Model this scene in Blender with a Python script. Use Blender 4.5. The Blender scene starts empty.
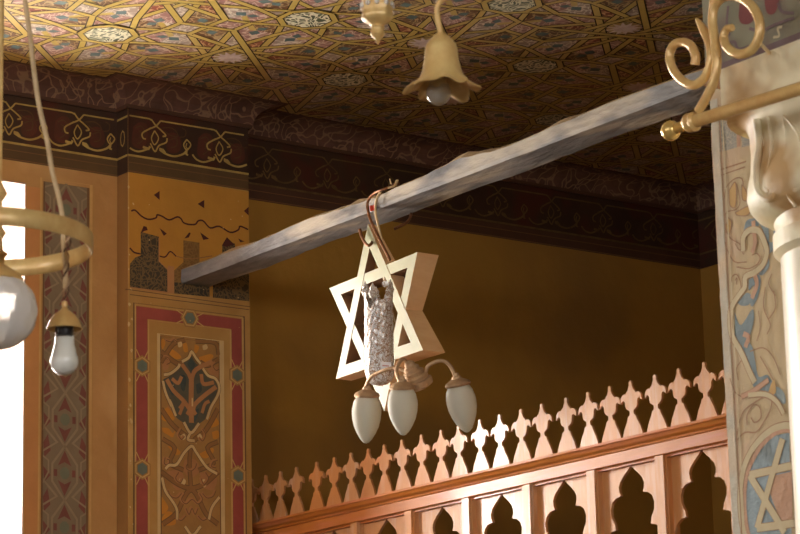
import bpy, math, random
from mathutils import Vector, Matrix
from mathutils.geometry import tessellate_polygon
random.seed(7)
sc = bpy.context.scene
COL = sc.collection

# ------------------------------------------------------------------ camera
F = 2650.0; PIT = .2333; ROLL = -.0244; YAW = .9424
CD = Vector((-math.sin(YAW)*math.cos(PIT), math.cos(YAW)*math.cos(PIT), math.sin(PIT)))
_r = Vector((math.cos(YAW), math.sin(YAW), 0)); _u = _r.cross(CD)
CR = math.cos(ROLL)*_r + math.sin(ROLL)*_u
CU = -math.sin(ROLL)*_r + math.cos(ROLL)*_u
def ray(px, py): return CD + CR*((px-400)/F) - CU*((py-267)/F)
CAM = -9.5*ray(248.5, 300); CAM.z = 1.6
def on(px, py, x=None, y=None, z=None, t=None):
    q = ray(px, py)
    if x is not None: t = (x-CAM.x)/q.x
    elif y is not None: t = (y-CAM.y)/q.y
    elif z is not None: t = (z-CAM.z)/q.z
    return CAM + t*q
def depth(P): return (P-CAM).dot(CD)
cd = bpy.data.cameras.new('camera'); cam = bpy.data.objects.new('camera', cd); COL.objects.link(cam)
cam.matrix_world = Matrix(((CR.x, CU.x, -CD.x, CAM.x), (CR.y, CU.y, -CD.y, CAM.y), (CR.z, CU.z, -CD.z, CAM.z), (0, 0, 0, 1)))
cd.sensor_width = 36; cd.lens = F*36/800; cd.clip_end = 100; cd.clip_start = .05
cd.dof.use_dof = True; cd.dof.focus_distance = 9.1; cd.dof.aperture_fstop = 12
sc.camera = cam

# ------------------------------------------------------------------ materials
def lin(c):
    return tuple(((v/255)/12.92 if v/255 <= .04045 else ((v/255+.055)/1.055)**2.4) for v in c)+(1,)
GAIN = (('ochre', 1.3), ('tan_', 1.3), ('orange_', 1.3), ('deep_', 1.3), ('brown_plaster', 1.2), ('panel', 1.3), ('mural', 1.2), ('side_panel', 1.25), ('pillar', 1.15), ('painted_brass', 1.3),
        ('bracket', 1.3), ('dusty_bronze', 1.3), ('weathered', 1.2), ('beam_dust', 1.2), ('umber', .95), ('chased', 1.2), ('cornice_gold', 1.2), ('gold_line', 1.3), ('dusty_cord', 1.2), ('ceiling', 1.22), ('star_side', 1.25))
def mat(name, c, rough=.6, c2=None, scale=6, amt=.6, metal=0, bump=0, bscale=40, coat=0, c3=None, scale3=1.2, stretch=None, detail=6, spec=.5):
    g_ = next((v for k, v in GAIN if name.startswith(k)), 1.0)
    lin = lambda c_: tuple(min(.86, v*g_) for v in globals()['lin'](c_)[:3])+(1,)
    m = bpy.data.materials.new(name); m.use_nodes = True
    N = m.node_tree.nodes; L = m.node_tree.links; b = N['Principled BSDF']
    b.inputs['Roughness'].default_value = rough; b.inputs['Metallic'].default_value = metal
    b.inputs['Specular IOR Level'].default_value = spec
    b.inputs['Coat Weight'].default_value = coat; b.inputs['Coat Roughness'].default_value = .12
    g = N.new('ShaderNodeNewGeometry'); src = g.outputs['Position']
    if stretch:
        mp = N.new('ShaderNodeMapping'); mp.inputs['Scale'].default_value = stretch
        L.new(src, mp.inputs['Vector']); src = mp.outputs['Vector']
    b.inputs['Base Color'].default_value = lin(c)
    if c2:
        n = N.new('ShaderNodeTexNoise'); n.inputs['Scale'].default_value = scale; n.inputs['Detail'].default_value = detail
        n.inputs['Roughness'].default_value = .65
        L.new(src, n.inputs['Vector'])
        r = N.new('ShaderNodeValToRGB'); r.color_ramp.elements[0].position = .5-amt/4-.02; r.color_ramp.elements[1].position = .5+amt/4+.02
        r.color_ramp.elements[0].color = lin(c); r.color_ramp.elements[1].color = lin(c2)
        L.new(n.outputs['Fac'], r.inputs['Fac']); out = r.outputs['Color']
        if c3:
            n3 = N.new('ShaderNodeTexNoise'); n3.inputs['Scale'].default_value = scale3; n3.inputs['Detail'].default_value = 3
            L.new(src, n3.inputs['Vector'])
            r3 = N.new('ShaderNodeValToRGB'); r3.color_ramp.elements[0].position = .5; r3.color_ramp.elements[1].position = .62
            L.new(n3.outputs['Fac'], r3.inputs['Fac'])
            mx = N.new('ShaderNodeMix'); mx.data_type = 'RGBA'; L.new(r3.outputs['Color'], mx.inputs['Factor'])
            L.new(out, mx.inputs['A']); mx.inputs['B'].default_value = lin(c3); out = mx.outputs['Result']
        L.new(out, b.inputs['Base Color'])
    if bump:
        nb = N.new('ShaderNodeTexNoise'); nb.inputs['Scale'].default_value = bscale; nb.inputs['Detail'].default_value = 5
        L.new(src, nb.inputs['Vector'])
        bp = N.new('ShaderNodeBump'); bp.inputs['Strength'].default_value = bump; bp.inputs['Distance'].default_value = .01
        L.new(nb.outputs['Fac'], bp.inputs['Height']); L.new(bp.outputs['Normal'], b.inputs['Normal'])
    return m
def mat_scribble(name, base, base2, line, scale=26, width=.035, rough=.36, line2=None, distort=.35, ds=9, spec=.5):
    """painted ground covered with thin irregular painted tendrils"""
    m = mat(name, base, rough, base2, 9, .8, spec=spec); N = m.node_tree.nodes; L = m.node_tree.links
    b = N['Principled BSDF']; old = b.inputs['Base Color'].links[0].from_socket
    g = N.new('ShaderNodeNewGeometry')
    n = N.new('ShaderNodeTexNoise'); n.inputs['Scale'].default_value = ds; L.new(g.outputs['Position'], n.inputs['Vector'])
    vm = N.new('ShaderNodeVectorMath'); vm.operation = 'MULTIPLY_ADD'
    L.new(n.outputs['Color'], vm.inputs[0]); vm.inputs[1].default_value = (distort,)*3; L.new(g.outputs['Position'], vm.inputs[2])
    v = N.new('ShaderNodeTexVoronoi'); v.feature = 'DISTANCE_TO_EDGE'; v.inputs['Scale'].default_value = scale
    L.new(vm.outputs[0], v.inputs['Vector'])
    r = N.new('ShaderNodeValToRGB'); r.color_ramp.elements[0].position = width; r.color_ramp.elements[1].position = width*1.6
    r.color_ramp.elements[0].color = (1, 1, 1, 1); r.color_ramp.elements[1].color = (0, 0, 0, 1)
    L.new(v.outputs['Distance'], r.inputs['Fac'])
    mx = N.new('ShaderNodeMix'); mx.data_type = 'RGBA'
    L.new(r.outputs['Color'], mx.inputs['Factor']); L.new(old, mx.inputs['A']); mx.inputs['B'].default_value = lin(line)
    L.new(mx.outputs['Result'], b.inputs['Base Color'])
    return m
def mat_glass(name, c, rough=.3, trans=.9, ior=1.3, emit=0):
    m = bpy.data.materials.new(name); m.use_nodes = True; b = m.node_tree.nodes['Principled BSDF']
    b.inputs['Base Color'].default_value = lin(c); b.inputs['Roughness'].default_value = rough
    b.inputs['Transmission Weight'].default_value = trans; b.inputs['IOR'].default_value = ior
    return m
def mat_emit(name, c, s):
    m = bpy.data.materials.new(name); m.use_nodes = True; N = m.node_tree.nodes; b = N['Principled BSDF']
    b.inputs['Base Color'].default_value = (.8, .8, .8, 1)
    b.inputs['Emission Color'].default_value = lin(c); b.inputs['Emission Strength'].default_value = s
    return m

M = {}
M['ochre'] = mat('ochre_plaster', (184, 140, 74), .75, (166, 120, 56), 4, .9, bump=.25, bscale=30, c3=(192, 150, 88), scale3=2.5)
M['ochre_left'] = mat('tan_plaster', (184, 140, 84), .75, (166, 120, 64), 5, .9, bump=.3, bscale=26, c3=(194, 152, 96), scale3=3)
M['ochre_edge'] = mat('orange_plaster', (194, 136, 78), .75, (178, 120, 66), 6, .8)
M['ochre_deep'] = mat('deep_ochre_plaster', (188, 134, 48), .7, (172, 118, 40), 5, .9, bump=.2, bscale=30)
M['back'] = mat('umber_plaster', (190, 142, 54), .8, (172, 124, 42), 2.2, 1, bump=.3, bscale=18, c3=(160, 118, 50), scale3=1.1)
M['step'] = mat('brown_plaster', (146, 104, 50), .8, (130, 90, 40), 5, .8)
M['band'] = mat('band_brown', (74, 48, 30), .5, (60, 38, 24), 7, .8, c3=(82, 38, 22), scale3=5)
M['band_red'] = mat('band_red', (104, 48, 30), .55, (80, 46, 26), 14, .8)
M['band_dark'] = mat('band_dark', (108, 80, 42), .6, (92, 66, 34), 6, .8)
M['band_arab'] = mat('band_shadow_tendril', (104, 74, 38), .6, (86, 58, 30), 14, .8)  # thin brown tendrils painted on the cornice band
M['gold'] = mat('gold_line', (178, 150, 82), .45, (150, 122, 62), 20, .8)
M['gold_dull'] = mat('dull_gold_line', (150, 122, 70), .5, (120, 92, 50), 20, .8)
M['gold_aged'] = mat('aged_gold_line', (124, 98, 52), .5, (84, 62, 30), 24, .8)  # darker gold, used for the recess cornice lines
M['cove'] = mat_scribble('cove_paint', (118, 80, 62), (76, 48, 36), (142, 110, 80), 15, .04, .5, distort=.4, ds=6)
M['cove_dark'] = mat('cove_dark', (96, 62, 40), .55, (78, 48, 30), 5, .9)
M['strap'] = mat('ceiling_strap_gold', (172, 148, 78), .33, (152, 130, 62), 9, .8, c3=(170, 146, 84), scale3=2)
M['strap_edge'] = mat('ceiling_strap_edge', (48, 32, 18), .5)
M['c_red'] = mat_scribble('ceiling_red_cell', (124, 62, 48), (104, 46, 34), (190, 150, 108), 22, .06)
M['c_pink'] = mat_scribble('ceiling_pink_cell', (150, 112, 104), (124, 84, 76), (196, 170, 150), 22, .06)
M['c_white'] = mat_scribble('ceiling_white_cell', (150, 134, 120), (126, 104, 92), (200, 186, 166), 22, .06)
M['c_green'] = mat_scribble('ceiling_green_cell', (78, 88, 66), (62, 68, 48), (212, 206, 176), 30, .10)
M['c_blue'] = mat('ceiling_blue_cell', (92, 112, 108), .5, (70, 84, 80), 14, .8)
M['c_brown'] = mat_scribble('ceiling_brown_cell', (100, 72, 48), (86, 52, 36), (170, 146, 104), 22, .06)
M['c_star'] = mat('ceiling_star', (206, 192, 180), .5, (176, 150, 140), 30, .8)
M['p_red'] = mat('panel_red', (160, 76, 62), .65, (140, 64, 50), 9, .9)
M['p_hex'] = mat('panel_slate', (112, 118, 98), .65, (94, 102, 86), 14, .8)
M['p_line'] = mat('panel_line', (200, 160, 96), .65, (182, 142, 80), 18, .8)
M['p_cream'] = mat('panel_cream', (206, 178, 122), .65, (190, 158, 104), 14, .8)
M['p_bg'] = mat('panel_ground', (170, 126, 66), .7, (150, 106, 52), 10, .9)
M['p_brown'] = mat('panel_brown', (152, 106, 58), .7, (134, 92, 48), 10, .9)
M['p_rust'] = mat('panel_rust', (180, 126, 76), .7, (160, 108, 62), 10, .9)
M['p_orange'] = mat('panel_orange', (198, 134, 44), .65, (184, 118, 38), 12, .9)
M['p_dark'] = mat('panel_dark', (98, 90, 70), .6, (78, 74, 58), 14, .9)
M['p_navy'] = mat('panel_teal', (72, 82, 72), .6, (54, 62, 56), 22, .9)
M['p_outline'] = mat('panel_outline', (112, 80, 46), .7)
M['maroon'] = mat('mural_maroon', (84, 34, 24), .7, (68, 28, 20), 14, .8)
M['lattice'] = mat_scribble('mural_lattice', (70, 58, 38), (56, 46, 30), (118, 94, 56), 62, .10, .7, distort=.12, ds=14)
M['lattice_faint'] = mat_scribble('mural_lattice_faint', (128, 90, 40), (114, 80, 36), (146, 108, 54), 62, .1, .7, distort=.12, ds=14)
M['l_grey'] = mat('side_panel_grey', (134, 116, 88), .7, (122, 102, 76), 9, .9)
M['l_strap'] = mat('side_panel_strap', (152, 130, 100), .7, (140, 118, 88), 12, .8)
M['l_red'] = mat('side_panel_red', (128, 76, 60), .7, (114, 66, 52), 12, .9)
M['l_green'] = mat('side_panel_green', (118, 118, 92), .7, (106, 106, 82), 12, .9)
M['white_wall'] = mat('window_jamb_white', (166, 142, 128), .8, (152, 130, 116), 5, .8)
M['r_tan'] = mat('pillar_tan', (186, 168, 130), .75, (172, 152, 114), 6, .9, bump=.35, bscale=34, c3=(180, 156, 124), scale3=4)
M['r_edge'] = mat('pillar_edge', (186, 184, 168), .75, (166, 152, 126), 9, .9, bump=.4, bscale=40, c3=(190, 170, 140), scale3=5)
M['r_blue'] = mat('pillar_blue', (122, 138, 140), .75, (104, 118, 120), 14, .9, bump=.4, bscale=60, c3=(136, 150, 150), scale3=9)
M['r_sky'] = mat('pillar_sky', (140, 158, 164), .75, (122, 138, 142), 12, .9, bump=.4, bscale=60, c3=(112, 124, 124), scale3=9)
M['r_gold'] = mat('pillar_gold', (188, 154, 92), .7, (172, 136, 78), 12, .9)
M['r_cream'] = mat('pillar_cream', (192, 182, 148), .75, (176, 160, 122), 10, .9)
M['r_pink'] = mat('pillar_pink', (184, 148, 118), .75, (170, 132, 104), 8, .9, bump=.5, bscale=46)
M['r_line'] = mat('pillar_line', (150, 116, 84), .75)
M['r_grey'] = mat_scribble('pillar_grey', (150, 148, 136), (124, 118, 104), (176, 166, 142), 60, .05, .75)
M['s_green'] = mat('spandrel_green', (150, 150, 126), .3, (128, 122, 100), 6, 1, coat=.4, c3=(122, 104, 96), scale3=5)
M['s_red'] = mat('spandrel_red', (134, 78, 76), .35, (118, 64, 64), 14, .9, coat=.3)
M['s_purple'] = mat('spandrel_purple', (128, 108, 108), .4, (104, 84, 84), 12, .9, coat=.3)
M['ledge'] = mat('ledge_pink', (196, 156, 120), .6, (172, 130, 98), 14, .9)
M['marble'] = mat('cream_marble', (246, 234, 200), .5, (238, 220, 176), 5, .9, bump=.35, bscale=22, c3=(196, 160, 106), scale3=4.5)
M['marble_shaft'] = mat('shaft_marble', (240, 230, 200), .4, (232, 220, 188), 3, .9)
M['wood'] = mat('varnished_walnut', (214, 164, 112), .42, (202, 142, 84), 5, .9, coat=.3, bump=.12, bscale=14, stretch=(9, 9, 1.2), c3=(212, 172, 136), scale3=5)
_m = M['wood']; _N = _m.node_tree.nodes; _L = _m.node_tree.links; _b = _N['Principled BSDF']; _o = _b.inputs['Base Color'].links[0].from_socket
_i = _N.new('ShaderNodeObjectInfo'); _x = _N.new('ShaderNodeMix'); _x.data_type = 'RGBA'; _k = _N.new('ShaderNodeMath'); _k.operation = 'MULTIPLY'; _k.inputs[1].default_value = .55
_L.new(_i.outputs['Random'], _k.inputs[0]); _L.new(_k.outputs[0], _x.inputs['Factor']); _L.new(_o, _x.inputs['A']); _x.inputs['B'].default_value = lin((214, 136, 54)); _L.new(_x.outputs['Result'], _b.inputs['Base Color'])
M['wood_rail'] = mat('varnished_rail', (206, 130, 56), .4, (192, 112, 42), 5, .9, coat=.3, bump=.1, bscale=14, stretch=(1.2, 9, 9), c3=(202, 124, 76), scale3=3)
M['beam'] = mat('weathered_beam', (132, 130, 126), .7, (78, 76, 76), 5, .6, bump=.8, bscale=22, c3=(160, 150, 132), scale3=3.5, stretch=(.7, 2, 2))
M['beam_top'] = mat('beam_dust', (168, 144, 104), .8, (138, 116, 84), 9, .9, bump=.5, bscale=40)
M['star_face'] = mat('star_face_paint', (164, 164, 120), .5, (142, 140, 98), 5, .9, coat=.15)
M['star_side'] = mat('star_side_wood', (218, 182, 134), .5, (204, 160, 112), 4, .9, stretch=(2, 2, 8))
M['star_inner'] = mat('bare_inner_wood', (128, 94, 60), .7, (108, 76, 46), 5, .9)  # star's inner faces: shade of the hollows put into a darker brown
M['copper'] = mat('copper_wire', (146, 98, 62), .4, (112, 72, 44), 30, .8, metal=.6)
M['redtape'] = mat('red_tape', (206, 58, 26), .5)
M['brass'] = mat('aged_brass', (222, 184, 122), .38, (170, 126, 70), 20, .9, metal=.75, bump=.15, bscale=60)
M['brass_front'] = mat('painted_brass', (226, 188, 124), .4, (184, 138, 78), 14, .9, metal=.2, coat=.2)
M['brass_bracket'] = mat('bracket_brass', (224, 186, 120), .3, (190, 146, 88), 22, .9, metal=.2, coat=.3)
M['ball'] = mat('polished_brass', (236, 200, 116), .26, metal=.55, coat=.5)
M['bronze'] = mat('dusty_bronze', (184, 156, 120), .55, (150, 120, 90), 26, .9, metal=.5, bump=.3, bscale=90)
M['silver'] = mat_scribble('chased_silver', (250, 246, 238), (236, 226, 214), (176, 146, 118), 95, .06, .3, distort=.05, ds=30)
M['silver'].node_tree.nodes['Principled BSDF'].inputs['Metallic'].default_value = .3
M['frost'] = mat_glass('frosted_glass', (226, 224, 206), .55, .35, 1.2)
M['cut'] = mat_glass('cut_glass', (248, 246, 238), .12, .3, 1.35)
M['bulb_white'] = mat('opal_bulb', (244, 240, 226), .18, coat=.5)
M['bulb_clear'] = mat_glass('clear_bulb', (236, 232, 216), .03, .75, 1.35)
M['cord'] = mat('dusty_cord', (206, 182, 138), .6, (180, 150, 106), 40, .9)
M['cord_dark'] = mat('brown_wire', (96, 68, 44), .6)
M['black'] = mat('black_socket', (38, 34, 34), .4)
M['paper'] = mat('paper_tag', (255, 248, 244), .7)
M['paper_ink'] = mat('paper_ink', (210, 160, 150), .7)
M['floor'] = mat('stone_floor', (96, 80, 68), .5, (80, 66, 54), 3, .9)
M['room'] = mat('nave_plaster', (128, 120, 110), .8, (112, 106, 98), 3, .9)
M['stone'] = mat('parapet_stone', (150, 122, 86), .8, (134, 106, 72), 3, .9)
M['window'] = mat_emit('daylight_pane', (255, 250, 244), 30)
M['window_far'] = mat_emit('far_daylight_pane', (240, 238, 244), 7.4)  # emission of the added fill panels in the nave
M['frame'] = mat('window_frame_wood', (150, 120, 90), .6)

# ------------------------------------------------------------------ mesh builder
WORLD = {}
class MB:
    def __init__(s): s.v = []; s.f = []; s.m = []; s.mats = []; s.sm = []
    def mi(s, m):
        if m not in s.mats: s.mats.append(m)
        return s.mats.index(m)
    def add(s, vs, fs, m, smooth=False):
        o = len(s.v); s.v += [Vector(p) for p in vs]; i = s.mi(m)
        for f in fs: s.f.append([o+k for k in f]); s.m.append(i); s.sm.append(smooth)
    def box(s, a, b, m):
        x0, y0, z0 = a; x1, y1, z1 = b
        vs = [(x, y, z) for z in (z0, z1) for y in (y0, y1) for x in (x0, x1)]
        s.add(vs, [(0, 2, 3, 1), (4, 5, 7, 6), (0, 1, 5, 4), (2, 6, 7, 3), (0, 4, 6, 2), (1, 3, 7, 5)], m)
    def tube(s, path, r, m, sides=10, closed=False, flat=1.0):
        P = [Vector(p) for p in path]; n = len(P)
        R = r if isinstance(r, (list, tuple)) else [r]*n
        T = []
        for i in range(n):
            a = P[i-1] if (i or closed) else P[0]; b = P[(i+1) % n] if (i < n-1 or closed) else P[-1]
            t = (b-a); T.append(t.normalized() if t.length > 1e-9 else Vector((0, 0, 1)))
        ref = Vector((0, 0, 1)) if abs(T[0].z) < .9 else Vector((1, 0, 0))
        N = (ref - T[0]*ref.dot(T[0])).normalized(); vs = []
        for i in range(n):
            N = (N - T[i]*N.dot(T[i])).normalized(); B = T[i].cross(N)
            for k in range(sides):
                a = 2*math.pi*k/sides
                vs.append(P[i] + R[i]*(math.cos(a)*N + math.sin(a)*B*flat))
        fs = []
        for i in range(n if closed else n-1):
            j = (i+1) % n
            for k in range(sides):
                l = (k+1) % sides
                fs.append((i*sides+k, i*sides+l, j*sides+l, j*sides+k))
        if not closed:
            fs.append(tuple(reversed(range(sides)))); fs.append(tuple((n-1)*sides+k for k in range(sides)))
        s.add(vs, fs, m, True)
    def lathe(s, prof, base, axis, m, seg=32, fn=None):
        """prof: (radius, height along axis)"""
        A = Vector(axis).normalized(); ref = Vector((1, 0, 0)) if abs(A.x) < .9 else Vector((0, 1, 0))
        X = (ref-A*ref.dot(A)).normalized(); Y = A.cross(X); B = Vector(base); vs = []; fs = []
        for (r, h) in prof:
            for k in range(seg):
                a = 2*math.pi*k/seg; rr, hh = (r, h) if fn is None else fn(r, h, a)
                vs.append(B + A*hh + rr*(math.cos(a)*X+math.sin(a)*Y))
        for i in range(len(prof)-1):
            for k in range(seg):
                l = (k+1) % seg; fs.append((i*seg+k, i*seg+l, (i+1)*seg+l, (i+1)*seg+k))
        s.add(vs, fs, m, True)
    def prism(s, pts, off, m, mside=None):
        """pts: planar 3-D outline, off: extrusion vector"""
        P = [Vector(p) for p in pts]; n = len(P); tris = tessellate_polygon([P]); off = Vector(off)
        nrm = Vector((0, 0, 0))
        for i in range(n): nrm += P[i].cross(P[(i+1) % n])
        flip = nrm.dot(off) > 0
        A = [tuple(t) for t in tris]
        def tn(t): return (P[t[1]]-P[t[0]]).cross(P[t[2]]-P[t[0]])
        A = [t if tn(t).dot(off) < 0 else (t[0], t[2], t[1]) for t in A]
        s.add(P, A, m)
        s.add([p+off for p in P], [(t[0], t[2], t[1]) for t in A], m)
        sd = []
        for i in range(n):
            j = (i+1) % n
            q = (i, j, j+n, i+n)
            sd.append(q if flip else tuple(reversed(q)))
        s.add(P+[p+off for p in P], sd, mside or m)
    def poly(s, pts, m, nrm):
        P = [Vector(p) for p in pts]; nrm = Vector(nrm)
        if len(P) == 3: T = [(0, 1, 2)]
        else: T = [tuple(t) for t in tessellate_polygon([P])]
        T = [t if (P[t[1]]-P[t[0]]).cross(P[t[2]]-P[t[0]]).dot(nrm) > 0 else (t[0], t[2], t[1]) for t in T]
        s.add(P, T, m)
    def ribbon(s, pts, w, m, nrm, closed=False):
        P = [Vector(p) for p in pts]; n = len(P); nrm = Vector(nrm).normalized(); vs = []; fs = []
        for i in range(n):
            a = P[i-1] if (i or closed) else P[0]; b = P[(i+1) % n] if (i < n-1 or closed) else P[-1]
            t = (b-a).normalized(); sd = nrm.cross(t)
            k = 1.0
            if (0 < i < n-1) or closed:
                e1 = (P[i]-P[i-1]).normalized(); k = min(1.6, 1/max(.5, abs(e1.dot(t))))
            ww = w[i] if isinstance(w, (list, tuple)) else w
            vs += [P[i]+sd*ww*.5*k, P[i]-sd*ww*.5*k]
        for i in range(n if closed else n-1):
            j = (i+1) % n; fs.append((2*i+1, 2*j+1, 2*j, 2*i))
        s.add(vs, fs, m)
    def build(s, name, parent=None, sharp=40, **props):
        off = WORLD.get(parent.name, Vector((0, 0, 0))) if parent else Vector((0, 0, 0))
        me = bpy.data.meshes.new(name); me.from_pydata([tuple(p-off) for p in s.v], [], s.f)
        for m in s.mats: me.materials.append(m)
        me.polygons.foreach_set('material_index', s.m); me.polygons.foreach_set('use_smooth', s.sm)
        me.update(); me.validate()
        if any(s.sm): me.set_sharp_from_angle(angle=math.radians(sharp))
        o = bpy.data.objects.new(name, me); COL.objects.link(o)
        if parent: o.parent = parent
        WORLD[o.name] = off.copy()
        for k, v in props.items(): o[k] = v
        return o
def thing(name, loc, label, cat, group=None):
    o = bpy.data.objects.new(name, None); COL.objects.link(o); o.location = loc; o.empty_display_size = .05
    WORLD[o.name] = Vector(loc); o['label'] = label; o['category'] = cat
    if group: o['group'] = group
    return o
def spline(pts, n=6):
    """Catmull-Rom through points (2-D or 3-D)"""
    P = [Vector(p) for p in pts]; P = [2*P[0]-P[1]]+P+[2*P[-1]-P[-2]]; out = []
    for i in range(1, len(P)-2):
        a, b, c, d = P[i-1:i+3]
        for k in range(n):
            t = k/n
            out.append(.5*((2*b)+(c-a)*t+(2*a-5*b+4*c-d)*t*t+(3*b-a-3*c+d)*t**3))
    out.append(P[-2]); return out
class Paint:
    """painted ornament laid on one plane of a wall: coordinates read off at (px,py)"""
    def __init__(s, mb, nrm, **plane): s.mb = mb; s.n = Vector(nrm); s.pl = plane; s.lift = .0008; s.c = 0; s.sh = Vector((0, 0, 0)); s.ox = s.oy = 0; s.k = 1
    def crop(s, ox, oy, k): s.ox, s.oy, s.k = ox, oy, k; return s
    def P(s, p, lv):
        return on(s.ox+p[0]/s.k, s.oy+p[1]/s.k, **s.pl) + s.n*s.lift*lv + s.sh
    def fill(s, pts, m, lv=1): s.mb.poly([s.P(p, lv) for p in pts], M[m], s.n)
    def blob(s, pts, m, lv=1):
        q = spline([Vector((p[0], p[1])) for p in pts]+[Vector(pts[0])], 4)[:-1]; s.fill(q, m, lv)
    def line(s, pts, w, m, lv=2, sm=True, closed=False):
        q = spline([Vector((p[0], p[1])) for p in pts], 4) if sm else pts
        s.c = (s.c+1) % 40; lv += s.c*.02
        s.mb.ribbon([s.P(p, lv) for p in q], w, M[m], s.n, closed)
ZC = 4.42          # ceiling
BT, BB, BL = 4.305, 4.162, 4.10   # band top line, bottom line, lower edge
XL, XR, XB = -.075, 9.5, -.1      # left wall, far nave wall, recess back wall
YP, YR, YF = -.496, 2.285, -8.5   # pier's near edge, recess side wall, nave front wall
NX = (1, 0, 0); NY = (0, -1, 0)

# ------------------------------------------------------------------ cornice ornament
yc1 = on(155.6, 140, x=0).y; yc2 = on(220.1, 150, x=0).y; PER = yc2-yc1
def motif(mb, x, dy, nrm=NX, gold='gold', ymin=-99, ymax=99):
    p = Paint(mb, nrm, x=0).crop(120, 100, 5.343); p.sh = Vector((x, dy, 0)); b = MBclip(mb, ymin, ymax); p.mb = b
    W = .0058
    p.blob([(70, 145), (100, 120), (135, 125), (150, 160), (140, 235), (110, 262), (65, 235)], 'band_red' if gold == 'gold' else 'band', 1)
    p.blob([(250, 180), (290, 175), (320, 200), (325, 260), (290, 285), (250, 265)], 'band_red' if gold == 'gold' else 'band', 1)
    for q in ([(82, 150), (110, 140), (128, 165), (120, 215), (92, 235)], [(100, 165), (112, 175), (105, 205)],
              [(225, 150), (270, 150), (300, 170), (305, 195), (270, 190), (240, 170)], [(260, 215), (300, 205), (300, 245), (270, 255)],
              [(330, 150), (350, 165), (345, 195), (320, 200)]):
        p.line(q, W*.6, 'band_arab' if gold == 'gold' else 'band', 2)
    for q, w in (([(165, 103), (190, 138), (215, 160), (243, 190), (226, 196)], W),
                 ([(215, 113), (190, 140), (150, 158), (118, 178), (120, 203), (136, 210)], W),
                 ([(150, 158), (165, 150)], W), ([(183, 165), (166, 205), (183, 240), (204, 205), (183, 165)], W*.8),
                 ([(160, 232), (185, 276), (206, 245), (244, 228), (250, 205)], W),
                 ([(35, 235), (58, 262), (98, 276), (150, 262)], W*1.15), ([(120, 252), (152, 262), (158, 248)], W*1.6),
                 ([(210, 268), (245, 290), (290, 302), (335, 290), (356, 270)], W*1.25), ([(208, 262), (228, 268), (240, 285)], W*1.6),
                 ([(355, 212), (338, 240), (355, 268), (376, 240), (355, 212)], W*.9), ([(355, 232), (350, 250), (358, 262)], W*.7),
                 ([(345, 285), (362, 296)], W), ([(356, 270), (352, 296)], W)):
        p.line(q, w, gold, 3, sm=len(q) > 3)
    p.line([(-130, 70), (-10, 80), (165, 103)], 0, gold) if False else None
    # top line of this repeat
    p.line([(215, 113), (500, 160), (512, 168)], W, gold, 3, sm=False)
class MBclip:
    """drops painted faces that would leave the wall"""
    def __init__(s, mb, a, b): s.mb, s.a, s.b = mb, a, b
    def clip(s, n0):
        pass
    def _do(s, fn, *a):
        t = MB(); fn(t, *a)
        for f, mi, sm in zip(t.f, t.m, t.sm):
            vs = [t.v[k] for k in f]
            if all(s.a <= v.y <= s.b for v in vs): s.mb.add(vs, [tuple(range(len(vs)))], t.mats[mi], sm)
    def poly(s, pts, m, n): s._do(lambda t: t.poly(pts, m, n))
    def ribbon(s, pts, w, m, n, closed=False):
        # subdivide long segments so the clipping is tight
        q = []
        for i in range(len(pts)-1):
            k = max(1, int((Vector(pts[i+1])-Vector(pts[i])).length/.02))
            q += [Vector(pts[i]).lerp(Vector(pts[i+1]), j/k) for j in range(k)]
        q.append(Vector(pts[-1])); s._do(lambda t: t.ribbon(q, w, m, n, False))
def band(mb, x, y0, y1, gold='gold', dark='band_dark', ground='band'):
    n = Vector(NX)
    mb.poly([(x+.0006, y0, BB-.004), (x+.0006, y1, BB-.004), (x+.0006, y1, ZC), (x+.0006, y0, ZC)], M[ground], n)
    mb.poly([(x+.0006, y0, BL), (x+.0006, y1, BL), (x+.0006, y1, BB-.004), (x+.0006, y0, BB-.004)], M[dark], n)
    mb.ribbon([(x+.0022, y0, BB), (x+.0022, y1, BB)], .008, M[gold], n)
    mb.ribbon([(x+.0022, y0, BL+.004), (x+.0022, y1, BL+.004)], .004, M['p_outline'], n)
    mb.ribbon([(x+.0022, y0, BL+.036), (x+.0022, y1, BL+.036)], .003, M['p_outline'], n)
    k0 = int((y0-yc1)/PER)-2; k1 = int((y1-yc1)/PER)+2
    for k in range(k0, k1+1): motif(mb, x, k*PER, gold=gold, ymin=y0+.002, ymax=y1-.002)

# ------------------------------------------------------------------ left wall with window
WY1 = on(25.5, 300, x=XL).y; WZ1 = on(25.5, 183, x=XL).z; WY0 = WY1-.8; WZ0 = 2.6
TH = .6
w = MB()
for (ya, yb, za, zb) in ((YF, WY0, 0, ZC+.1), (WY0, WY1, 0, WZ0), (WY0, WY1, WZ1, ZC+.1), (WY1, YP+.2, 0, ZC+.1)):
    w.box((XL-TH, ya, za), (XL, yb, zb), M['ochre_left'])
# white-washed jamb, sill and soffit lining
w.box((XL-TH, WY1-.004, WZ0), (XL-.002, WY1, WZ1), M['white_wall'])
w.box((XL-TH, WY0, WZ0), (XL-.002, WY0+.004, WZ1), M['white_wall'])
w.box((XL-TH, WY0, WZ1-.004), (XL-.002, WY1, WZ1), M['white_wall'])
w.box((XL-TH, WY0, WZ0), (XL-.002, WY1, WZ0+.004), M['white_wall'])
band(w, XL, -3.0, YP)
p = Paint(w, NX, x=XL)
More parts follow.
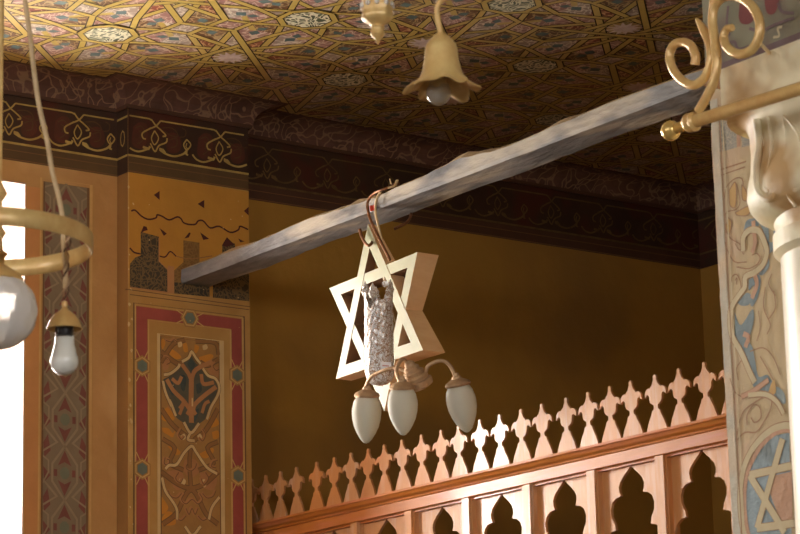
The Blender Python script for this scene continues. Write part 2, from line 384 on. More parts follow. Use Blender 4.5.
# brighter orange border beside the window
w.poly([on(a, b, x=XL)+Vector((.0005, 0, 0)) for a, b in ((26, 186), (40.5, 188), (39, 534), (24, 534))] , M['ochre_edge'], NX)
xl = lambda yy: 42+(183-yy)*.008     # the tall painted side panel
def sp(yy, k): return (k[0]+(183-yy)*.007*0, yy)
pL = on(43, 300, x=XL).y; pR = on(87.5, 300, x=XL).y; pT = on(60, 184, x=XL).z
def rect(mb, x, ya, yb, za, zb, m, lv): mb.poly([(x+.0008*lv, ya, za), (x+.0008*lv, yb, za), (x+.0008*lv, yb, zb), (x+.0008*lv, ya, zb)], m, NX)
rect(w, XL, pL, pR, 2.2, pT, M['l_grey'], 1)
for dd, ww, mm in ((0, .006, 'p_outline'), (.012, .007, 'p_line')):
    w.ribbon([(XL+.0025, pL-dd, 2.2), (XL+.0025, pL-dd, pT+dd), (XL+.0025, pR+dd, pT+dd), (XL+.0025, pR+dd, 2.2)], ww, M[mm], NX)
pc = (pL+pR)/2; pw = (pR-pL)/2; TP = .185
def sq(y, z, lv): return (XL+.0008*lv, pc+y*pw, z)
z = pT-.09
while z > 2.3:
    top_ = z > pT-.12
    c = M['l_red']
    w.poly([sq(-.3, z+.025, 2), sq(0, z+.078, 2), sq(.3, z+.025, 2), sq(0, z+.038, 2)], c, NX)
    w.poly([sq(-.3, z-.025, 2), sq(0, z-.078, 2), sq(.3, z-.025, 2), sq(0, z-.038, 2)], c, NX)
    for sg in (-1, 1):
        w.poly([sq(sg*.33, z+.012, 2), sq(sg*.48, z+.012, 2), sq(sg*.48, z-.012, 2), sq(sg*.33, z-.012, 2)], c, NX)
        if not top_: w.poly([sq(sg*.62, z+.075, 2), sq(sg*.9, z+.05, 2), sq(sg*.95, z+.1, 2), sq(sg*.75, z+.13, 2)], c, NX)
        w.poly([sq(sg*.62, z-.01, 2), sq(sg*.95, z+.02, 2), sq(sg*.9, z-.035, 2)], c, NX)
        w.ribbon([sq(sg*v[0], z+v[1], 3) for v in ((0, .0925), (.55, .03), (.55, -.03), (0, -.0925))], .008, M['l_strap'], NX)
        w.ribbon([sq(sg*v[0], z+v[1], 3) for v in (((1, .07), (.5, .088)) if top_ else ((1, .07), (.35, .0925+.012), (.98, .16)))], .007, M['l_strap'], NX)
        w.ribbon([sq(sg*v[0], z+v[1], 3) for v in ((.98, -.04), (.72, 0), (.72, .04), (.98, .055))], .006, M['l_strap'], NX)
    w.poly([sq(.22*math.cos(a*math.pi/4+.4), z+.022*math.sin(a*math.pi/4+.4), 3) for a in range(8)], M['l_green'], NX)
    z -= TP
w.build('wall_left', kind='structure')

g = MB(); g.box((XL-TH-.02, WY0, WZ0), (XL-TH, WY1, WZ1), M['window']); g.build('window_1', kind='structure')
fr = MB()
for yy in (WY0+.39,): fr.box((XL-TH, yy, WZ0), (XL-TH+.03, yy+.03, WZ1), M['frame'])
for zz in (WZ0+.6,): fr.box((XL-TH, WY0, zz), (XL-TH+.025, WY1, zz+.03), M['frame'])
fr.build('window_2', kind='structure')

# ------------------------------------------------------------------ projecting painted pier (setting)
w = MB()
w.box((-.72, YP, 0), (0, .005, ZC+.1), M['ochre'])
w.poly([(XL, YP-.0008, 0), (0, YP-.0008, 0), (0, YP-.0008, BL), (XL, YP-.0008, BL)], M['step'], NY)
w.poly([(XL, YP-.0008, BL), (0, YP-.0008, BL), (0, YP-.0008, ZC), (XL, YP-.0008, ZC)], M['band'], NY)
for zz, ww in ((BT, .008), (BB, .008)): w.ribbon([(XL, YP-.002, zz), (0, YP-.002, zz)], ww, M['gold'], NY)
w.ribbon([(XL+.04+.012*math.cos(a/8*6.283)*1.2, YP-.002, 4.23+.028*math.sin(a/8*6.283)) for a in range(9)], .005, M['gold'], NY)
band(w, 0, YP, .005)
mural = Paint(w, NX, x=0)
w.poly([on(a, b, x=0)+Vector((.0004, 0, 0)) for a, b in ((129, 172), (248.6, 192), (248.6, 300), (129, 288))], M['ochre_deep'], NX)
q = mural.crop(100, 170, 5)
q.line([(155, 205), (175, 202), (205, 230), (240, 247), (278, 240), (285, 225), (310, 232), (345, 250), (385, 235), (405, 245), (415, 262), (440, 272), (475, 272), (490, 255), (515, 255), (550, 290), (595, 282), (650, 312), (690, 300), (700, 282), (740, 298)], .006, 'maroon', 2)
for t in ([(268, 125), (297, 105), (297, 150)], [(487, 170), (520, 150), (520, 192)], [(718, 205), (742, 185), (742, 228)], [(296, 290), (333, 318), (318, 330)], [(500, 312), (545, 345), (515, 350)], [(690, 343), (722, 358), (700, 362)]):
    q.fill(t, 'maroon', 2)
q.line([(148, 390), (170, 412), (202, 420)], .006, 'maroon', 2); q.line([(292, 430), (325, 435), (350, 408), (380, 432)], .005, 'maroon', 2)
q.line([(380, 432), (450, 445), (560, 430)], .0035, 'p_brown', 2)
q = mural.crop(125, 215, 5.93)
q.fill([(28, 430), (28, 290), (60, 252), (92, 240), (92, 100), (200, 130), (200, 275), (225, 300), (252, 325), (252, 462)], 'lattice', 2)
q.fill([(90, 110), (108, 66), (125, 70), (133, 90), (112, 96)], 'maroon', 3)
q.fill([(290, 466), (290, 330), (345, 280), (345, 150), (440, 165), (440, 290), (500, 360), (500, 486)], 'lattice_faint', 2)
q.fill([(290, 466), (290, 400), (500, 410), (500, 486)], 'lattice', 3)
q.fill([(350, 140), (378, 104), (388, 108), (376, 134)], 'maroon', 3)
q.fill([(520, 490), (520, 400), (575, 300), (575, 180), (600, 150), (650, 170), (660, 300), (735, 350), (735, 512)], 'lattice', 2)
q.fill([(572, 182), (602, 132), (645, 175), (600, 190)], 'maroon', 3)
for a, b in (((28, 120), (28, 430)),): pass
q.line([(200, 135), (200, 275), (252, 325), (252, 462), (28, 430)], .004, 'p_rust', 3, sm=False)
q.fill([(252, 300), (290, 306), (290, 468), (252, 463)], 'p_rust', 2)
q.line([(0, 440), (130, 458), (740, 545)], .003, 'p_outline', 2, sm=False)
q.line([(28, 472), (735, 562)], .003, 'p_outline', 2, sm=False)
# red-bordered panel in wall units
c5 = lambda X, Y: on(100+X/5, 270+Y/5, x=0)
oL = c5(180, 300).y; oR = c5(707, 300).y; iL = c5(236, 300).y; iR = c5(655, 300).y
oT = (c5(180, 186).z+c5(707, 240).z)/2; iT = oT-.041
Z0 = 2.0
def wrect(ya, yb, za, zb, m, lv): rect(w, 0, ya, yb, za, zb, M[m], lv)
wrect(oL, iL, Z0, oT, 'p_red', 2); wrect(iR, oR, Z0, oT, 'p_red', 2); wrect(iL, iR, iT, oT, 'p_red', 2)
w.ribbon([(.0024, oL-.01, Z0), (.0024, oL-.01, oT+.01), (.0024, oR+.01, oT+.01), (.0024, oR+.01, Z0)], .005, M['p_outline'], NX)
w.ribbon([(.003, oL-.004, Z0), (.003, oL-.004, oT+.004), (.003, oR+.004, oT+.004), (.003, oR+.004, Z0)], .005, M['p_line'], NX)
w.ribbon([(.003, iL+.004, Z0), (.003, iL+.004, iT-.004), (.003, iR-.004, iT-.004), (.003, iR-.004, Z0)], .005, M['p_line'], NX)
def hexa(yc, zc, r, vert):
    for rr, mm, lv in ((r*1.75, 'p_bg', 4), (r, 'p_hex', 6)):
        w.poly([(.0008*lv, yc+rr*math.sin(k*math.pi/3+(0 if vert else math.pi/6)), zc+rr*math.cos(k*math.pi/3+(0 if vert else math.pi/6))) for k in range(6)], M[mm], NX)
    rr = r*1.35
    w.ribbon([(.0044, yc+rr*math.sin(k*math.pi/3+(0 if vert else math.pi/6)), zc+rr*math.cos(k*math.pi/3+(0 if vert else math.pi/6))) for k in range(6)], .005, M['p_line'], NX, closed=True)
    h = r*1.35; e = (oR-oL)*0+.021
    for s1 in (-1, 1):
        for s2 in (-1, 1):
            pts = [(.0046, yc+s1*h*.3, zc+s2*h*.95), (.0046, yc+s1*e*1.15, zc+s2*h*1.9)] if vert else [(.0046, yc+s2*h*.95, zc+s1*h*.3), (.0046, yc+s2*h*1.9, zc+s1*e*1.15)]
            w.ribbon(pts, .004, M['p_line'], NX)
zh1 = on(140.6, 366, x=0).z; zh2 = on(141, 469, x=0).z
for zz in (zh1, zh2, 2*zh2-zh1): hexa((oL+iL)/2, zz, .022, True); hexa((oR+iR)/2, zz+.004, .022, True)
hexa((oL+oR)/2, (oT+iT)/2, .022, False)
fL = c5(290, 400).y; fR = c5(605, 400).y; fT = (c5(290, 320).z+c5(605, 355).z)/2
wrect(fL, fR, Z0, fT, 'p_bg', 2)
w.ribbon([(.0042, fL, Z0), (.0042, fL, fT), (.0042, fR, fT), (.0042, fR, Z0)], .012, M['p_cream'], NX)
w.ribbon([(.0036, fL+.009, Z0), (.0036, fL+.009, fT-.009), (.0036, fR-.009, fT-.009), (.0036, fR-.009, Z0)], .004, M['p_outline'], NX)
q = mural.crop(150, 325, 6.675)
D = lambda pts: [(a, b+500.6) for a, b in pts]
def arab(dz):
    q.sh = Vector((0, 0, dz))
    for t in ([(110, 175), (140, 160), (205, 210), (185, 230), (150, 218)], [(325, 215), (400, 195), (420, 215), (370, 250), (330, 245)], [(66, 110), (85, 92), (100, 122), (80, 165)],
              D([(75, 95), (110, 50), (150, 90), (160, 130), (110, 145), (75, 130)]), D([(380, 150), (400, 110), (440, 120), (455, 165), (400, 185)]), D([(115, 310), (150, 310), (200, 345), (180, 370), (150, 350)]),
              D([(325, 360), (410, 320), (420, 350), (375, 390), (335, 380)]), D([(75, 185), (120, 190), (150, 222), (168, 195), (150, 250), (120, 235), (85, 215)]), D([(410, 215), (450, 205), (455, 250), (420, 260)]),
              [(215, 130), (240, 120), (250, 175), (225, 180)], [(295, 130), (325, 145), (310, 185), (292, 180)],
              D([(75, 790), (110, 745), (155, 760), (170, 820), (140, 838), (75, 832)]), D([(72, 640), (120, 720), (75, 760)])):
        q.blob(t, 'p_orange', 4)
    for t in ([(80, 230), (115, 225), (120, 290), (85, 300)], [(380, 290), (450, 280), (455, 340), (410, 350)], D([(180, 60), (200, 40), (220, 90), (190, 120)]), D([(100, 60), (160, 0), (170, 60)]),
              D([(230, 400), (300, 400), (330, 470), (270, 520), (220, 470)]), D([(110, 480), (200, 470), (230, 560), (170, 600)]), D([(330, 480), (440, 520), (420, 600), (350, 580)])):
        q.blob(t, 'p_rust', 3)
    for t, ww in (([(70, 250), (150, 130), (230, 100)], .012), ([(70, 180), (180, 260), (230, 250)], .014), ([(300, 110), (430, 120), (455, 200)], .012), ([(455, 230), (380, 270), (330, 250)], .014),
                  (D([(70, 60), (150, 170), (260, 260)]), .014), (D([(450, 60), (370, 200), (290, 270)]), .014), (D([(80, 260), (160, 320), (130, 420), (220, 470)]), .012), (D([(450, 280), (380, 320), (420, 420), (320, 470)]), .012),
                  (D([(70, 480), (180, 560), (270, 590), (360, 560), (450, 480)]), .014), (D([(80, 830), (170, 760), (230, 640), (270, 600), (310, 640), (370, 760), (450, 830)]), .014), (D([(270, 300), (260, 420), (270, 600)]), .012)):
        q.line(t, ww+.006, 'p_outline', 4.4); q.line(t, ww, 'p_brown', 5)
    q.blob([(270, 200), (308, 262), (350, 290), (378, 338), (430, 370), (452, 420), (440, 480), (400, 540), (372, 620), (325, 660), (270, 712), (218, 655), (165, 612), (130, 535), (90, 445), (80, 372), (130, 340), (182, 285), (215, 250)], 'p_dark', 6)
    for t in ([(268, 225), (295, 265), (270, 300), (245, 262)], [(300, 400), (330, 390), (340, 440), (310, 460)], [(110, 400), (140, 380), (170, 450), (140, 470)], [(195, 330), (235, 350), (225, 440), (200, 420)], [(300, 570), (320, 560), (310, 620), (285, 650)]):
        q.blob(t, 'p_navy', 7)
    for t, ww in (([(205, 262), (250, 325), (270, 360), (300, 300), (410, 245)], .016), ([(270, 340), (268, 520), (270, 655)], .02), ([(105, 365), (150, 440), (215, 505), (255, 560)], .016), ([(435, 415), (360, 470), (295, 530), (280, 570)], .016),
                  ([(140, 360), (180, 390), (205, 345)], .013), ([(335, 330), (350, 395), (420, 385)], .014), ([(190, 560), (220, 520), (190, 600)], .012), ([(340, 590), (360, 530), (390, 510)], .012), ([(240, 600), (270, 560), (300, 600)], .014)):
        q.line(t, ww, 'p_rust', 8)
    q.line([(275, 490), (275, 545)], .006, 'p_cream', 9, sm=False)
    for t in ([(135, 545), (95, 450), (78, 375)], D([(165, 110), (135, 30), (120, 0)]), [(85, 335), (130, 325), (180, 285), (190, 262)], [(205, 248), (250, 220), (270, 182), (300, 225), (330, 262)], [(345, 292), (380, 340), (430, 362), (455, 420), (440, 480), (400, 550), (372, 632)],
              D([(218, 150), (265, 222), (320, 158)]), D([(265, 215), (245, 265), (290, 275)]), D([(95, 462), (120, 438), (170, 432), (220, 355), (270, 310), (300, 350), (370, 450), (440, 495)]),
              D([(72, 520), (95, 610), (150, 690), (172, 740), (172, 800)]), D([(455, 650), (405, 720), (385, 800)]), D([(225, 845), (275, 905), (330, 845)])):
        q.line(t, .014, 'p_outline', 9); q.line(t, .010, 'p_cream', 10)
arab(0)
for t_ in ([(95, 100), (130, 110), (150, 95), (170, 110)], [(430, 250), (410, 270), (430, 300), (450, 290)], [(85, 210), (110, 215), (125, 245), (100, 260)], D([(90, 380), (85, 420), (110, 430), (120, 400), (100, 390)]), D([(440, 400), (410, 410), (400, 440), (430, 450)]),
          D([(200, 190), (180, 230), (200, 260), (220, 240)]), D([(340, 190), (360, 230), (340, 270), (320, 250)]), D([(240, 420), (230, 450), (260, 470), (290, 450), (300, 420)]), D([(180, 480), (160, 520), (190, 550), (210, 520)]), D([(360, 480), (380, 520), (350, 560), (330, 520)]),
          D([(220, 620), (200, 660), (230, 690), (270, 660), (310, 690), (340, 660), (320, 620)]), D([(230, 720), (250, 760), (270, 720), (290, 760), (310, 720)]), D([(110, 600), (130, 640), (170, 650), (200, 620)]), D([(430, 600), (410, 640), (370, 650), (340, 620)]),
          D([(170, 790), (200, 800), (230, 770)]), D([(370, 790), (340, 800), (310, 770)])):
    q.line(t_, .010, 'p_rust', 5.6); q.line([(a_+6, b_+5) for a_, b_ in t_], .003, 'p_outline', 6)
for t_ in (D([(180, 560), (200, 520), (235, 540), (215, 580)]), D([(330, 560), (350, 530), (380, 545), (360, 585)]), D([(200, 240), (225, 225), (235, 255), (212, 268)]), D([(310, 240), (330, 225), (345, 255), (322, 268)]), [(180, 120), (205, 112), (210, 140), (188, 150)], [(345, 140), (372, 130), (380, 158), (352, 168)]):
    q.blob(t_, 'p_cream', 5.4)
q.sh = Vector((0, 0, 0))
rg = random.Random(21)
for k in range(34):
    zz = rg.uniform(2.4, 4.05); yy = YP+abs(rg.gauss(0, .012)); sz_ = rg.uniform(.002, .006)
    w.poly([(.0009, yy+sz_*math.cos(a), zz+sz_*rg.uniform(.6, 2)*math.sin(a)) for a in (0, 1.1, 2.2, 3.4, 4.6, 5.5)], M['p_cream'], NX)
for k in range(26):
    yy = rg.uniform(YP, 0); zz = rg.uniform(2.5, 4.1); sz_ = rg.uniform(.001, .003)
    w.poly([(.0095, yy+sz_*math.cos(a), zz+sz_*math.sin(a)) for a in (0, 1.2, 2.4, 3.7, 5)], M['p_cream'], NX)
w.build('wall_pier', kind='structure')

# ------------------------------------------------------------------ recess walls, nave shell, floor
w = MB(); w.box((XB-.3, .005, 0), (XB, YR+.3, ZC+.1), M['back'])
band(w, XB, .005, YR, gold='gold_aged', dark='cove_dark', ground='band'); w.build('wall_back', kind='structure')
w = MB(); w.box((XB, YR, 0), (XR, YR+.3, ZC+.1), M['back'])
w.poly([(XB, YR-.0006, BL), (4, YR-.0006, BL), (4, YR-.0006, ZC), (XB, YR-.0006, ZC)], M['band'], NY)
for zz in (BT, BB): w.ribbon([(XB, YR-.002, zz), (4, YR-.002, zz)], .008, M['gold_aged'], NY)
for k in range(14):
    xx = XB+.12+k*PER
    for t in ([(0, .05), (-.04, 0), (0, -.05), (.04, 0), (0, .05)], [(.05, -.03), (.09, -.055), (.14, -.03), (.13, .02)], [(-.08, .03), (-.04, .05), (0, .06)]):
        w.ribbon([(xx+a, YR-.0024, 4.232+b) for a, b in t], .007, M['gold_aged'], NY)
w.build('wall_right', kind='structure')
w = MB(); w.box((XR, YF, 0), (XR+.2, YR+.3, ZC+.1), M['room']); w.build('wall_nave', kind='structure')
w = MB(); w.box((XL-TH, YF-.2, 0), (XR+.2, YF, ZC+.1), M['room']); w.build('wall_front', kind='structure')
w = MB(); w.box((XB-.3, YF-.2, -.1), (XR+.2, YR+.3, 0), M['floor']); w.build('floor', kind='structure')
k = 3  # unseen glowing panels added on the nave walls as fill light
for (a, b) in (((XR-.03, -6.8, 3.1), (XR-.01, -5.0, 4.3)), ((XR-.03, -4.2, 3.1), (XR-.01, -2.4, 4.3)), ((1.2, YF+.01, 3.1), (3.0, YF+.03, 4.3)), ((4.6, YF+.01, 3.1), (6.4, YF+.03, 4.3))):
    g = MB(); g.box(a, b, M['window_far']); g.build('window_%d' % k, kind='structure'); k += 1

# ------------------------------------------------------------------ ceiling with strapwork
w = MB(); w.box((XB-.3, YF-.2, ZC), (XR+.2, YR+.3, ZC+.12), M['strap'])
ND = (0, 0, -1)
R0 = on(230, 57, z=ZC); R1 = on(427, 47, z=ZC); S = ((R1.x-R0.x)+(R1.y-R0.y))/2; S = max(.44, min(.56, S))
e = S/3.073; a12 = 1.866*e; a8 = 1.207*e
X0, X1, Y0, Y1 = 0, 4.6, -4.2, YR
def cz(x, y, lv): return (x, y, ZC-.0004-.00025*lv)
def ok(x, y, m=.07):
    if y < YP: xm = XL+m
    elif y < .0: xm = m
    else: xm = XB+m
    return xm < x < X1 and Y0 < y < Y1-m
def cpoly(pts, m, lv=1):
    if all(ok(*p) for p in pts): w.poly([cz(p[0], p[1], lv) for p in pts], M[m], ND)
CN = [0]
def cstrap(a, b, ww, lv):
    CN[0] = (CN[0]+1) % 23; lv += CN[0]*.13
    # clipped in short pieces
    a = Vector(a); b = Vector(b); n = max(1, int((b-a).length/.03)); run = []
    def flush(r):
        if len(r) < 2: return
        w.ribbon([cz(p.x, p.y, lv) for p in (r[0], r[-1])], ww+.009, M['strap_edge'], ND)
        w.ribbon([cz(p.x, p.y, lv+.06) for p in (r[0], r[-1])], ww, M['strap'], ND)
    for i in range(n+1):
        p_ = a.lerp(b, i/n)
        if ok(p_.x, p_.y, .085): run.append(p_)
        else: flush(run); run = []
    flush(run)
def isect(p1, d1, p2, d2):
    k = d1[0]*d2[1]-d1[1]*d2[0]
    if abs(k) < 1e-9: return None
    t = ((p2[0]-p1[0])*d2[1]-(p2[1]-p1[1])*d2[0])/k
    return (p1[0]+d1[0]*t, p1[1]+d1[1]*t)
SW = .021
def ccell(pts, m):
    if all(ok(p_[0], p_[1], .10) for p_ in pts):
        w.poly([cz(p_[0], p_[1], 1) for p_ in pts], M[m], ND)
        w.ribbon([cz(p_[0], p_[1], 1.6) for p_ in pts], .006, M['strap_edge'], ND, closed=True)
for i in range(-3, 11):
    for j in range(-9, 6):
        cx, cy = R0.x+i*S, R0.y+j*S
        if (i+j) % 2 == 0:
            mids = [(cx+a12*math.cos(k*math.pi/6), cy+a12*math.sin(k*math.pi/6)) for k in range(12)]
            rv = e/2/math.sin(math.pi/12)
            vt = [(cx+rv*math.cos((k+.5)*math.pi/6), cy+rv*math.sin((k+.5)*math.pi/6)) for k in range(12)]
            pol = lambda r_, t_: (cx+a12*r_*math.cos(t_), cy+a12*r_*math.sin(t_))
            md = [pol(1, k*math.pi/6) for k in range(12)]
            vt = [pol(1.035, (k+.5)*math.pi/6) for k in range(12)]
            for k in range(12):
                th = k*math.pi/6
                cpoly([pol(.2, th-.26), pol(.66, th-.2618), pol(1.0, th), pol(.66, th+.2618), pol(.2, th+.26)], ('c_red', 'c_pink', 'c_red', 'c_white')[(k+2*i) % 4], 1)
                cpoly([pol(.66, th+.2618), md[k], vt[k], md[(k+1) % 12]], ('c_white', 'c_brown', 'c_pink')[k % 3], 1)
            for k in range(12):
                cpoly([pol(.86, (k+.5)*math.pi/6), pol(.95, (k+.35)*math.pi/6), vt[k], pol(.95, (k+.65)*math.pi/6)], 'c_blue', 1.6)
            for k in range(12):
                cstrap(md[k], md[(k+5) % 12], SW, 3+.6*(k % 4))
            cpoly([pol(.23 if k % 2 == 0 else .12, k*math.pi/12+math.pi/12) for k in range(24)], 'c_star', 12)
        else:
            pol = lambda r_, t_: (cx+a8*r_*math.cos(t_), cy+a8*r_*math.sin(t_))
            md = [pol(1, k*math.pi/4) for k in range(8)]; vt = [pol(1.082, (k+.5)*math.pi/4) for k in range(8)]
            for k in range(8):
                th = k*math.pi/4
                cpoly([pol(.6, th-.39), pol(.6, th+.39), md[k]], ('c_white', 'c_pink')[k % 2], 1)
                cpoly([pol(.6, th+.39), md[k], vt[k], md[(k+1) % 8]], ('c_brown', 'c_pink')[k % 2], 1)
                cpoly([pol(.98, th+.3), pol(.84, th+.3927), pol(.98, th+.485), vt[k]], 'c_blue', 1.6)
                cstrap(md[k], md[(k+3) % 8], SW*.9, 3+.6*(k % 4))
            oc = [pol(.50, (k+.5)*math.pi/4) for k in range(8)]
            cpoly(oc, 'c_green', 12)
            for k in range(8): cstrap(oc[k], oc[(k+1) % 8], SW*.9, 13)
            for sg in (1, -1):
                gx, gy = cx+S/2, cy+sg*S/2
                d1 = (math.cos(sg*math.pi/4), math.sin(sg*math.pi/4)); d2 = (-d1[1], d1[0])
                G = lambda a_, b_: (gx+S*(d1[0]*a_+d2[0]*b_), gy+S*(d1[1]*a_+d2[1]*b_))
                for s2 in (1, -1):
                    cpoly([G(0, .05), G(s2*.05, .055), G(s2*.27, .16), G(s2*.27, -.16), G(s2*.05, -.055), G(0, -.05)], 'c_pink' if s2 > 0 else 'c_white', .6)
                mA = (cx+a8*math.cos(sg*math.pi/4), cy+a8*math.sin(sg*math.pi/4)); mB = (2*gx-mA[0], 2*gy-mA[1])
                g4 = []
                for (ox, oy, ang) in ((cx+S, cy, (120, 150)), (cx, cy+sg*S, (300, 330))):
                    for aa in ang:
                        t_ = math.radians(aa)*sg; g4.append((ox+a12*math.cos(t_), oy+a12*math.sin(t_)))
                for gg in g4:
                    dA = math.hypot(gg[0]-mA[0], gg[1]-mA[1]); dB = math.hypot(gg[0]-mB[0], gg[1]-mB[1])
                    cstrap(gg, mA if dA < dB else mB, SW*.9, 3.2)
                g4.sort(key=lambda p_: math.atan2(p_[1]-gy, p_[0]-gx))
                cstrap(g4[0], g4[2], SW*.9, 4); cstrap(g4[1], g4[3], SW*.9, 4.8)
w.build('ceiling', kind='structure')

# cove mouldings between walls and ceiling
cv = MB()
prof = [(.0, 4.335), (.010, 4.333), (.014, 4.345)]+[(.014+.082*(1-math.cos(t*math.pi/2/6)), 4.345+.072*math.sin(t*math.pi/2/6)) for t in range(1, 7)]+[(.110, 4.4165), (.112, ZC)]
def cove(path, out):
    """path: plan points; out: outward diagonal vectors at every point"""
    for i in range(len(path)-1):
        vs = []; 
        for (o_, z_) in prof:
            for q_ in (0, 1):
                P_, O_ = path[i+q_], out[i+q_]; vs.append((P_[0]+O_[0]*o_, P_[1]+O_[1]*o_, z_))
        fs = [(2*k_, 2*k_+1, 2*k_+3, 2*k_+2) for k_ in range(len(prof)-1)]
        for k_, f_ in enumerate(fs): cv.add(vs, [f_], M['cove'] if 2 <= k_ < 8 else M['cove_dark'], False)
cove([(XL, YF), (XL, YP), (0, YP), (0, .005), (XB, .005), (XB, YR), (XR, YR)], [(1, 0), (1, -1), (1, -1), (1, 1), (1, 1), (1, -1), (0, -1)])
cv.build('trim_1', kind='structure')

# ------------------------------------------------------------------ gallery parapet and carved screen
YS = .06; ZB = on(420, 491, y=YS).z+.012            # foot of the merlons
w = MB(); w.box((XB, YS-.02, 0), (5.2, YS+.10, ZB-1.0), M['stone']); w.build('wall_parapet', kind='structure')
root = thing('carved_screen', (XB, YS, ZB-1.0), 'varnished brown wooden gallery screen with ogee arch openings and a row of trefoil finials', 'screen')
SX1 = 4.6
r_ = MB()
mp = [(0, 0), (-.034, 0), (-.036, -.008), (-.030, -.012), (-.024, -.020), (-.014, -.026), (-.012, -.031), (-.006, -.033), (-.006, -.066), (0, -.069), (.05, -.069), (.05, 0)]
vs = []
for xx in (XB+.002, SX1): vs += [(xx, YS+a, ZB+b) for a, b in mp]
n = len(mp); fs = [(i, (i+1) % n, n+(i+1) % n, n+i) for i in range(n)]+[tuple(reversed(range(n))), tuple(range(n, 2*n))]
r_.add(vs, fs, M['wood_rail']); r_.build('top_rail', root)
half = [(.02, 1.0), (.05, .985), (.06, .955), (.05, .93), (.085, .88), (.13, .83), (.195, .80), (.215, .78), (.28, .79), (.37, .77), (.43, .72), (.445, .63), (.40, .655), (.34, .685), (.28, .665), (.255, .63), (.25, .58), (.22, .53), (.15, .50), (.09, .485), (.08, .43), (.10, .40), (.17, .385), (.18, .35), (.23, .29), (.31, .21), (.38, .11), (.43, .03), (.435, 0)]
tips = [251.3, 265.2, 280, 296.7, 316.5, 334, 351.4, 367.6, 384.3, 403, 422, 441, 459.2, 480.3, 500.2, 521.3, 542.6, 565.8, 587.7, 610, 631.6, 655.3, 679, 705]
def railpy(px): return 529.3-.2298*(px-249)
xs = [on(t, railpy(t)-(49.6+(t-280)*.031), y=YS+.006).x for t in tips]
pit = (xs[-1]-xs[2])/21
while xs[-1] < SX1-.1: xs.append(xs[-1]+pit)
HM = .172; mesh = None
for i, xx in enumerate(xs):
    if mesh is None:
        f_ = MB(); pts = [(a*pit, 0, b*HM) for a, b in half]; pts = pts+[(-x_, 0, z_) for x_, _, z_ in reversed(pts)]
        f_.prism([(x_, .0, z_) for x_, _, z_ in pts], (0, .008, 0), M['wood'])
        o = f_.build('finial', root); o.location = (0, 0, 0); mesh = o.data
        # mesh is authored about its own foot
        for v_ in mesh.vertices: v_.co += WORLD[root.name]
    else:
        o = bpy.data.objects.new('finial', mesh); COL.objects.link(o); o.parent = root
    o.location = Vector((xx, YS+.002, ZB)) - WORLD[root.name]
    o.rotation_euler = (random.uniform(-.02, .02), random.uniform(-.012, .012), random.uniform(-.03, .03))
# posts and panels
pposts = [on(px_, railpy(px_)+20, y=YS).x for px_ in (354.5, 408.5, 464.5, 526.5, 590.8, 659.5)]
pp = (pposts[-1]-pposts[0])/5
x0p = pposts[0]; k0 = -int((x0p-XB)/pp)
PH = .93
pm = qm = None
def post_mb():
    b = MB(); b.box((-.0185, -.004, -PH), (.0185, .05, 0), M['wood'])
    b.box((-.024, .006, -PH), (-.0185, .045, 0), M['wood']); b.box((.0185, .006, -PH), (.024, .045, 0), M['wood']); return b
hp = pp/2-.0185
og = [(0, -.010), (.035, -.050), (.09, -.10), (.135, -.150), (.155, -.20), (.152, -.245), (.135, -.285), (.20, -.30), (.245, -.335), (.268, -.40), (.262, -.47), (.225, -.545), (.215, -.60), (.275, -.615), (.33, -.66), (.36, -.74), (.36, -1.2), (.34, -2.6)]
def panel_mb():
    b = MB(); S_ = pp; R_ = [(a*S_*1.18, z_*S_*.62/.62*1.0) for a, z_ in og]
    R_ = [(a, z_*1.0) for a, z_ in R_]
    zb = R_[-1][1]
    H = -PH
    for sg in (1, -1):
        out = [(0, 0, 0), (sg*hp, 0, 0), (sg*hp, 0, H), (sg*R_[-1][0], 0, H)]+[(sg*a, 0, max(z_, H)) for a, z_ in reversed(R_)]
        b.prism([(x_, 0, z_) for x_, _, z_ in out], (0, .010, 0), M['wood'])
    return b
zt = ZB-.069
for k in range(k0, 20):
    xx = x0p+k*pp
    if xx > SX1: break
    for nm, fn, ox, oy in (('post', post_mb, 0, 0), ('arch_panel', panel_mb, pp/2, .022)):
        loc = Vector((xx+ox, YS+oy, zt))
        if nm == 'post' and xx < XB+.03: continue
        if nm == 'arch_panel' and xx+pp > SX1: continue
        ref = pm if nm == 'post' else qm
        if ref is None:
            o = fn().build(nm, root)
            for v_ in o.data.vertices: v_.co += WORLD[root.name]
            if nm == 'post': pm = o.data
            else: qm = o.data
        else:
            o = bpy.data.objects.new(nm, ref); COL.objects.link(o); o.parent = root
        o.location = loc-WORLD[root.name]
b = MB()
b.box((XB+.002, YS, ZB-1.0), (SX1, YS+.05, ZB-.94), M['wood_rail']); b.build('bottom_rail', root)
b = MB(); b.box((XB+.002, YS+.008, zt-.006), (SX1, YS+.03, zt), M['wood_rail']); b.build('bead_moulding', root)

